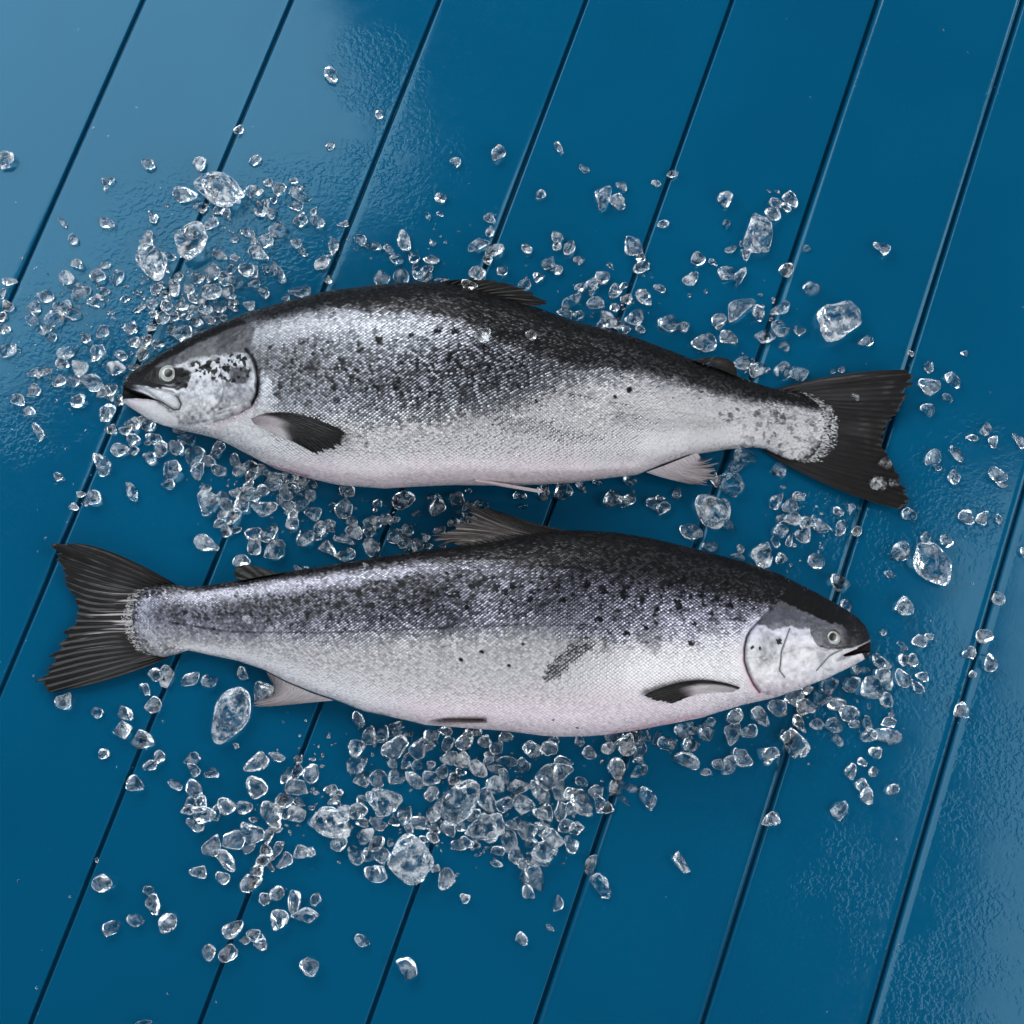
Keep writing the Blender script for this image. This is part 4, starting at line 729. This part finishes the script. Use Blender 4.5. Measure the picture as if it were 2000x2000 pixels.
# ------------------------------------------------------------------ ice
def ice_material(name, frost, bumpk, scale):
    t = NT(name); g = t.n('ShaderNodeTexCoord').outputs['Object']
    oi = t.n('ShaderNodeObjectInfo').outputs['Random']
    v = t.vmath('ADD', g, t.vmath('SCALE', (1, 1.7, 2.3), sc=oi))
    n1 = t.noise(v, scale, 1, .5); n2 = t.noise(v, scale*.8, 4, .65)
    vo = t.n('ShaderNodeTexVoronoi', feature='F1'); t.l(v, vo.inputs['Vector']); vo.inputs['Scale'].default_value = scale*1.1
    nb = t.bump(t.math('ADD', n1, t.math('MULTIPLY', vo.outputs['Distance'], .7)), bumpk, .0035)
    gl = t.n('ShaderNodeBsdfGlass'); gl.inputs['IOR'].default_value = 1.31; gl.inputs['Roughness'].default_value = 0.
    gl.inputs['Color'].default_value = (.985, .995, 1, 1); t.l(nb, gl.inputs['Normal'])
    tr = t.n('ShaderNodeBsdfTranslucent'); tr.inputs[0].default_value = (.95, .96, .98, 1)
    df = t.n('ShaderNodeBsdfDiffuse'); df.inputs[0].default_value = (.92, .94, .97, 1); t.l(nb, df.inputs['Normal'])
    m1 = t.n('ShaderNodeMixShader'); m1.inputs[0].default_value = .5; t.l(tr.outputs[0], m1.inputs[1]); t.l(df.outputs[0], m1.inputs[2])
    m2 = t.n('ShaderNodeMixShader'); t.l(t.math('MULTIPLY', t.mr(n2, .46, .72), frost), m2.inputs[0])
    t.l(gl.outputs[0], m2.inputs[1]); t.l(m1.outputs[0], m2.inputs[2]); t.l(m2.outputs[0], t.out.inputs[0])
    return t.m
ICE_M = ice_material('clear_ice', .32, .36, 150)
ICE_B = ice_material('cloudy_ice', .72, .6, 130)
import bmesh
def ico(n):
    bm = bmesh.new(); bmesh.ops.create_icosphere(bm, subdivisions=n, radius=1)
    V = np.array([v.co[:] for v in bm.verts]); F = np.array([[v.index for v in f.verts] for f in bm.faces]); bm.free()
    return V/np.linalg.norm(V, axis=1)[:, None], F
ICO = {k: ico(k) for k in (3, 4, 5)}
def chip_shape(rs, lvl, L, Wd, H, ang, K=None, p=11, lump=.10, outline=None, taper=.38):
    D, F = ICO[lvl]
    K = K or rs.randint(7, 13)
    N = rs.normal(size=(K, 3)); N /= np.linalg.norm(N, axis=1)[:, None]; h = rs.uniform(.66, 1., K)
    a = np.maximum(0, D@N.T/h)
    r = (np.sum(a**p, 1)+(1/1.32)**p)**(-1/p)
    q = np.zeros(len(D))
    for k in range(7):
        w = rs.normal(size=3)*rs.uniform(2, 5); q += np.sin(D@w+rs.uniform(0, 6.28))/7*2
    r = r*(1+lump*q)
    P = D*r[:, None]
    tp = rs.uniform(-taper, taper); P[:, 1] *= 1+tp*P[:, 0]; P[:, 2] *= 1-.5*tp*P[:, 0]
    for ax in (0, 1, 2):
        lo, hi = P[:, ax].min(), P[:, ax].max(); P[:, ax] = (P[:, ax]-(lo+hi)/2)/((hi-lo)/2)
    if outline is not None:
        th = np.arctan2(P[:, 1], P[:, 0]); k = np.interp(th, outline[0], outline[1], period=2*np.pi); P[:, 0] *= k; P[:, 1] *= k
    P *= np.array([L/2, Wd/2, H/2])
    c, s = math.cos(ang), math.sin(ang)
    P[:, :2] = P[:, :2]@np.array([[c, s], [-s, c]])
    return P, F
def zsurf(px, py):
    z = 0.
    for f in (f1, f2):
        v = float(f.zg[min(999, max(0, int(py/2))), min(999, max(0, int(px/2)))])
        if v > 0: z = max(z, v)
    return z
BIG = [  # cx, cy, length, width, angle, label
 (430,370,104,68,-35,'bean shaped clear ice chunk at the top of the heap above the upper salmon head',.75),
 (374,470,80,68,60,'notched clear ice chunk just below the bean shaped ice chunk',.7),
 (296,514,74,62,80,'pointed cloudy ice chunk on the left edge of the heap above the upper salmon eye',.7),
 (1484,458,84,56,72,'long knobbly white ice chunk lying alone high above the upper salmon tail',.6),
 (1640,626,92,82,10,'broad frosty white ice chunk above the upper salmon tail fin',.6),
 (1395,994,76,70,-60,'large veined clear ice chunk below the upper salmon anal fin',.7),
 (1488,1085,56,44,85,'white ice chunk touching the back of the lower salmon behind its head',.8),
 (1823,1101,88,70,-35,'smooth rounded clear ice chunk with a bright rim right of the lower salmon head',.55),
 (449,1398,114,68,66,'largest long clear ice chunk below the lower salmon anal fin',.6),
 (745,1566,66,58,-30,'faceted clear ice chunk left in the heap below the lower salmon belly',.75),
 (898,1563,92,66,52,'smooth egg shaped ice chunk in the middle of the heap under the lower salmon',.7),
 (642,1606,80,58,0,'blocky ice chunk with a bright white corner at the left end of the bottom heap',.75),
 (801,1680,90,78,-55,'big clear ice chunk lying on the groove at the bottom of the heap',.65),
 (945,1614,76,50,10,'oval ice chunk with a white rim just below the smooth egg shaped chunk',.7)]
placed = []
def lift(px, py, r, H):
    z = 0
    for (a, b, rr, zz, hh) in placed:
        d = math.hypot(px-a, py-b)
        if d < .62*(r+rr): z = max(z, zz+hh*.62*(1-d/(.62*(r+rr))*.6))
    return min(z, .030)
for k, (cx, cy, L, Wd, an, lab, hr) in enumerate(BIG):
    rs = np.random.RandomState(100+k*3)
    H = Wd*PX*hr; z = H/2-.001
    w = .10 if k not in (7, 10) else .05
    P, F = chip_shape(rs, 5, L*PX*1.0, Wd*PX*1.0, H, math.radians(an)+ROLL, K=26 if k == 8 else 11 if k in (7, 10) else 18, p=7 if k in (7, 8, 10) else 12, lump=w+.03, taper=.12)
    c = at(cx, cy, z)
    o = mesh_obj('ice_chunk', P, F, ICE_B if k not in (7, 10) else ICE_M); o.location = c
    tag(o, lab, 'ice chunk', 'large ice chunks among the crushed ice')
    placed.append((cx, cy, (L+Wd)/4, 0, H))
LM = [("the upper salmon's mouth",240,770),("the upper salmon's eye",329,731),("the upper salmon's forehead",400,642),("the upper salmon's chin",350,842),("the upper salmon's throat",450,872),
 ("the upper salmon's nape",520,600),("the upper salmon's dorsal fin",940,545),("the upper salmon's dorsal fin tip",1069,595),("the upper salmon's adipose fin",1400,698),("the upper salmon's tail root",1500,756),
 ("the upper salmon's upper tail tip",1783,735),("the upper salmon's tail notch",1721,860),("the upper salmon's lower tail tip",1762,993),("the upper salmon's anal fin",1370,930),("the upper salmon's pelvic fin",1055,960),
 ("the upper salmon's deepest belly",720,952),("the upper salmon's breast",600,934),("the upper salmon's tail stem",1460,876),("the upper salmon's lower tail edge",1620,950),("the upper salmon's back",760,556),("the upper salmon's rear back",1220,650),
 ("the lower salmon's upper tail tip",110,1064),("the lower salmon's tail notch",150,1190),("the lower salmon's lower tail tip",85,1345),("the lower salmon's tail stem",380,1144),("the lower salmon's adipose fin",480,1103),
 ("the lower salmon's dorsal fin tip",918,992),("the lower salmon's dorsal fin",860,1045),("the lower salmon's back",700,1096),("the lower salmon's shoulder",1250,1048),("the lower salmon's nape",1450,1096),("the lower salmon's forehead",1620,1173),
 ("the lower salmon's snout",1698,1240),("the lower salmon's chin",1680,1293),("the lower salmon's throat",1520,1362),("the lower salmon's breast",1380,1400),("the lower salmon's front belly",1240,1428),("the lower salmon's deepest belly",1100,1440),
 ("the lower salmon's pelvic fin",895,1421),("the lower salmon's rear belly",720,1392),("the lower salmon's anal fin",520,1378),("the lower salmon's tail root",340,1282),
 ("the bean shaped ice chunk",430,370),("the notched ice chunk",374,470),("the pointed cloudy ice chunk",296,514),("the long knobbly ice chunk",1484,458),("the broad frosty ice chunk",1640,626),("the large veined ice chunk",1395,994),
 ("the white ice chunk on the lower salmon's nape",1488,1085),("the smooth bright rimmed ice chunk",1823,1101),("the largest long ice chunk",447,1398),("the faceted ice chunk",745,1566),("the smooth egg shaped ice chunk",898,1563),
 ("the blocky ice chunk",642,1606),("the big ice chunk on the groove",801,1680),("the oval white rimmed ice chunk",945,1614),
 ("the photo's left edge",5,640),("the photo's right edge",1995,900),("the photo's bottom edge",700,1990),("the photo's top edge",700,10),("the photo's lower left corner",150,1850),("the photo's lower right corner",1800,1700)]
DIRS = ['right of','above right of','above','above left of','left of','below left of','below','below right of']
ORD = ['','second ','third ','fourth ','fifth ','sixth ','seventh ','eighth ','ninth ','tenth ','eleventh ','twelfth ','thirteenth ','fourteenth ']
def size_word(a):
    return 'tiny' if a < 19 else 'small' if a < 27 else 'medium' if a < 36 else 'fairly large'
NIND = 300-len(BIG)
ONS = [c for c in ICE if c[5]]
ind = ONS+[c for c in ICE if not c[5]]
ind, rest = ind[:NIND], ind[NIND:]
# a label that singles out each chip: nearest landmark, side of it, rank by distance on that side
info = []
for c in ind:
    best = sorted((math.hypot(c[0]-x, c[1]-y), i) for i, (_, x, y) in enumerate(LM))[:1][0]
    d, i = best; a = math.atan2(-(c[1]-LM[i][2]), c[0]-LM[i][1]); s = int(round(a/(math.pi/4))) % 8
    info.append((i, s, d, c))
groups = {}
for t_ in info: groups.setdefault((t_[0], t_[1], t_[3][5]), []).append(t_)
labels = {}
for (i, s, on), g in groups.items():
    g.sort(key=lambda q: q[2])
    for r, (_, _, d, c) in enumerate(g):
        shp = 'long' if c[2] > 1.55*c[3] else 'oval' if c[2] > 1.2*c[3] else 'round'
        shp = '' if len((ORD[r]+DIRS[s]+' '+LM[i][0]).split()) > 11 else shp
        if on: labels[c] = ' '.join(('%s chip on the fish, %sclosest %s %s' % (shp, ORD[r], DIRS[s], LM[i][0])).split())
        else: labels[c] = ' '.join(('%s %s ice chip, %sclosest %s %s' % (size_word((c[2]+c[3])/2), shp, ORD[r], DIRS[s], LM[i][0])).split())
restV = []; restF = []; nV = 0
for k, c in enumerate(ind+rest):
    cx, cy, L, Wd, an, on = c
    rs = np.random.RandomState(1000+k)
    own = k < len(ind)
    H = Wd*PX*rs.uniform(.6, .9)
    P, F = chip_shape(rs, 4 if (L > 34 and own) else 3, L*PX*1.12, Wd*PX*1.12, H, math.radians(an)+ROLL, p=rs.choice([16, 28, 44]), lump=rs.uniform(.02, .09))
    # roll the chip a little so that its facets are not level
    ax = Matrix.Rotation(rs.uniform(-.35, .35), 3, 'X') @ Matrix.Rotation(rs.uniform(-.35, .35), 3, 'Y'); P = P@np.array(ax).T
    if on:
        z = zsurf(cx, cy)
        if z == 0: z = .008
        z += H*.36
    else:
        base = lift(cx, cy, (L+Wd)/4, H); z = base+H*.48
        placed.append((cx, cy, (L+Wd)/4, base, H))
    pc = at(cx, cy, z)
    if not on: P[:, 2] = np.maximum(P[:, 2], -z+.0002) if z < H else P[:, 2]
    if own:
        o = mesh_obj('ice_chip', P, F, ICE_B if rs.rand() < (.5 if math.hypot(cx-340, cy-560) < 130 or math.hypot(cx-980, cy-1570) < 150 else .2) else ICE_M); o.location = pc
        tag(o, labels[c], 'ice chip', 'ice chips lying on the salmon' if on else 'crushed ice chips scattered on the boards')
    else:
        restV.append(P+pc); restF.append(F+nV); nV += len(P)
# fine crumbs and splinters between the chips
rs = np.random.RandomState(77); D2, F2 = ico(2)
HEAPS = [(350,590,95,60,230),(450,440,80,70,60),(150,600,80,60,50),(130,740,70,60,45),(560,940,130,45,90),(700,1020,110,40,60),(980,1580,120,60,200),(620,1580,110,80,60),(820,1450,160,35,90),(1280,1440,120,30,50),(1600,1380,90,60,50),(1150,590,120,50,50),(1480,650,110,60,35),(1580,1020,60,70,35),(800,480,90,40,25),(1240,1450,80,30,40)]
for (hx, hy, sx, sy, nn) in HEAPS:
    for _ in range(nn):
        cx, cy = hx+rs.normal()*sx*.7, hy+rs.normal()*sy*.7; r = rs.uniform(1.2, 4.2)*rs.uniform(.6, 1)
        if zsurf(cx, cy) > 0: continue
        z = lift(cx, cy, r, r*PX*2); P = D2*(1+.25*rs.uniform(-1, 1, (len(D2), 1)))*np.array([r*rs.uniform(.8, 1.9), r, r*.8])*PX
        a = rs.uniform(0, 3.14); c_, s_ = math.cos(a), math.sin(a); P[:, :2] = P[:, :2]@np.array([[c_, s_], [-s_, c_]])
        restV.append(P+at(cx, cy, z+r*PX*.7)); restF.append(F2+nV); nV += len(P)
o = mesh_obj('crushed_ice', np.concatenate(restV), np.concatenate(restF), ICE_M)
tag(o, 'many smallest clear crumbs of crushed ice strewn between the larger chips', 'crushed ice', None, 'stuff')

# beads of meltwater on the paint
rs = np.random.RandomState(5); DV = []; DF = []; nV = 0
for k in range(620):
    if k < 380:
        h_ = HEAPS[rs.randint(len(HEAPS))]; cx, cy = h_[0]+rs.normal()*h_[2]*1.3, h_[1]+rs.normal()*h_[3]*1.5
    else: cx, cy = rs.uniform(0, 2000), rs.uniform(0, 2000)
    if zsurf(cx, cy) > 0: continue
    r = rs.uniform(.7, 2.3)*rs.uniform(.5, 1.)*PX*1.3
    n_, m_ = 5, 12; V = []
    for i in range(n_):
        a = i/(n_-1)*math.pi/2
        for j in range(m_): V.append((r*math.sin(a)*math.cos(2*math.pi*j/m_)*1.15, r*math.sin(a)*math.sin(2*math.pi*j/m_), r*.42*math.cos(a)))
    DV.append(np.array(V)+at(cx, cy, .0)); DF.append(grid_faces(n_, m_, True)+nV); nV += len(V)
t = NT('water'); gl = t.n('ShaderNodeBsdfGlass'); gl.inputs['IOR'].default_value = 1.33; gl.inputs['Roughness'].default_value = 0; t.l(gl.outputs[0], t.out.inputs[0])
o = mesh_obj('water_droplets', np.concatenate(DV), np.concatenate(DF), t.m)
tag(o, 'tiny beads of meltwater scattered over the blue boards', 'water', None, 'stuff')
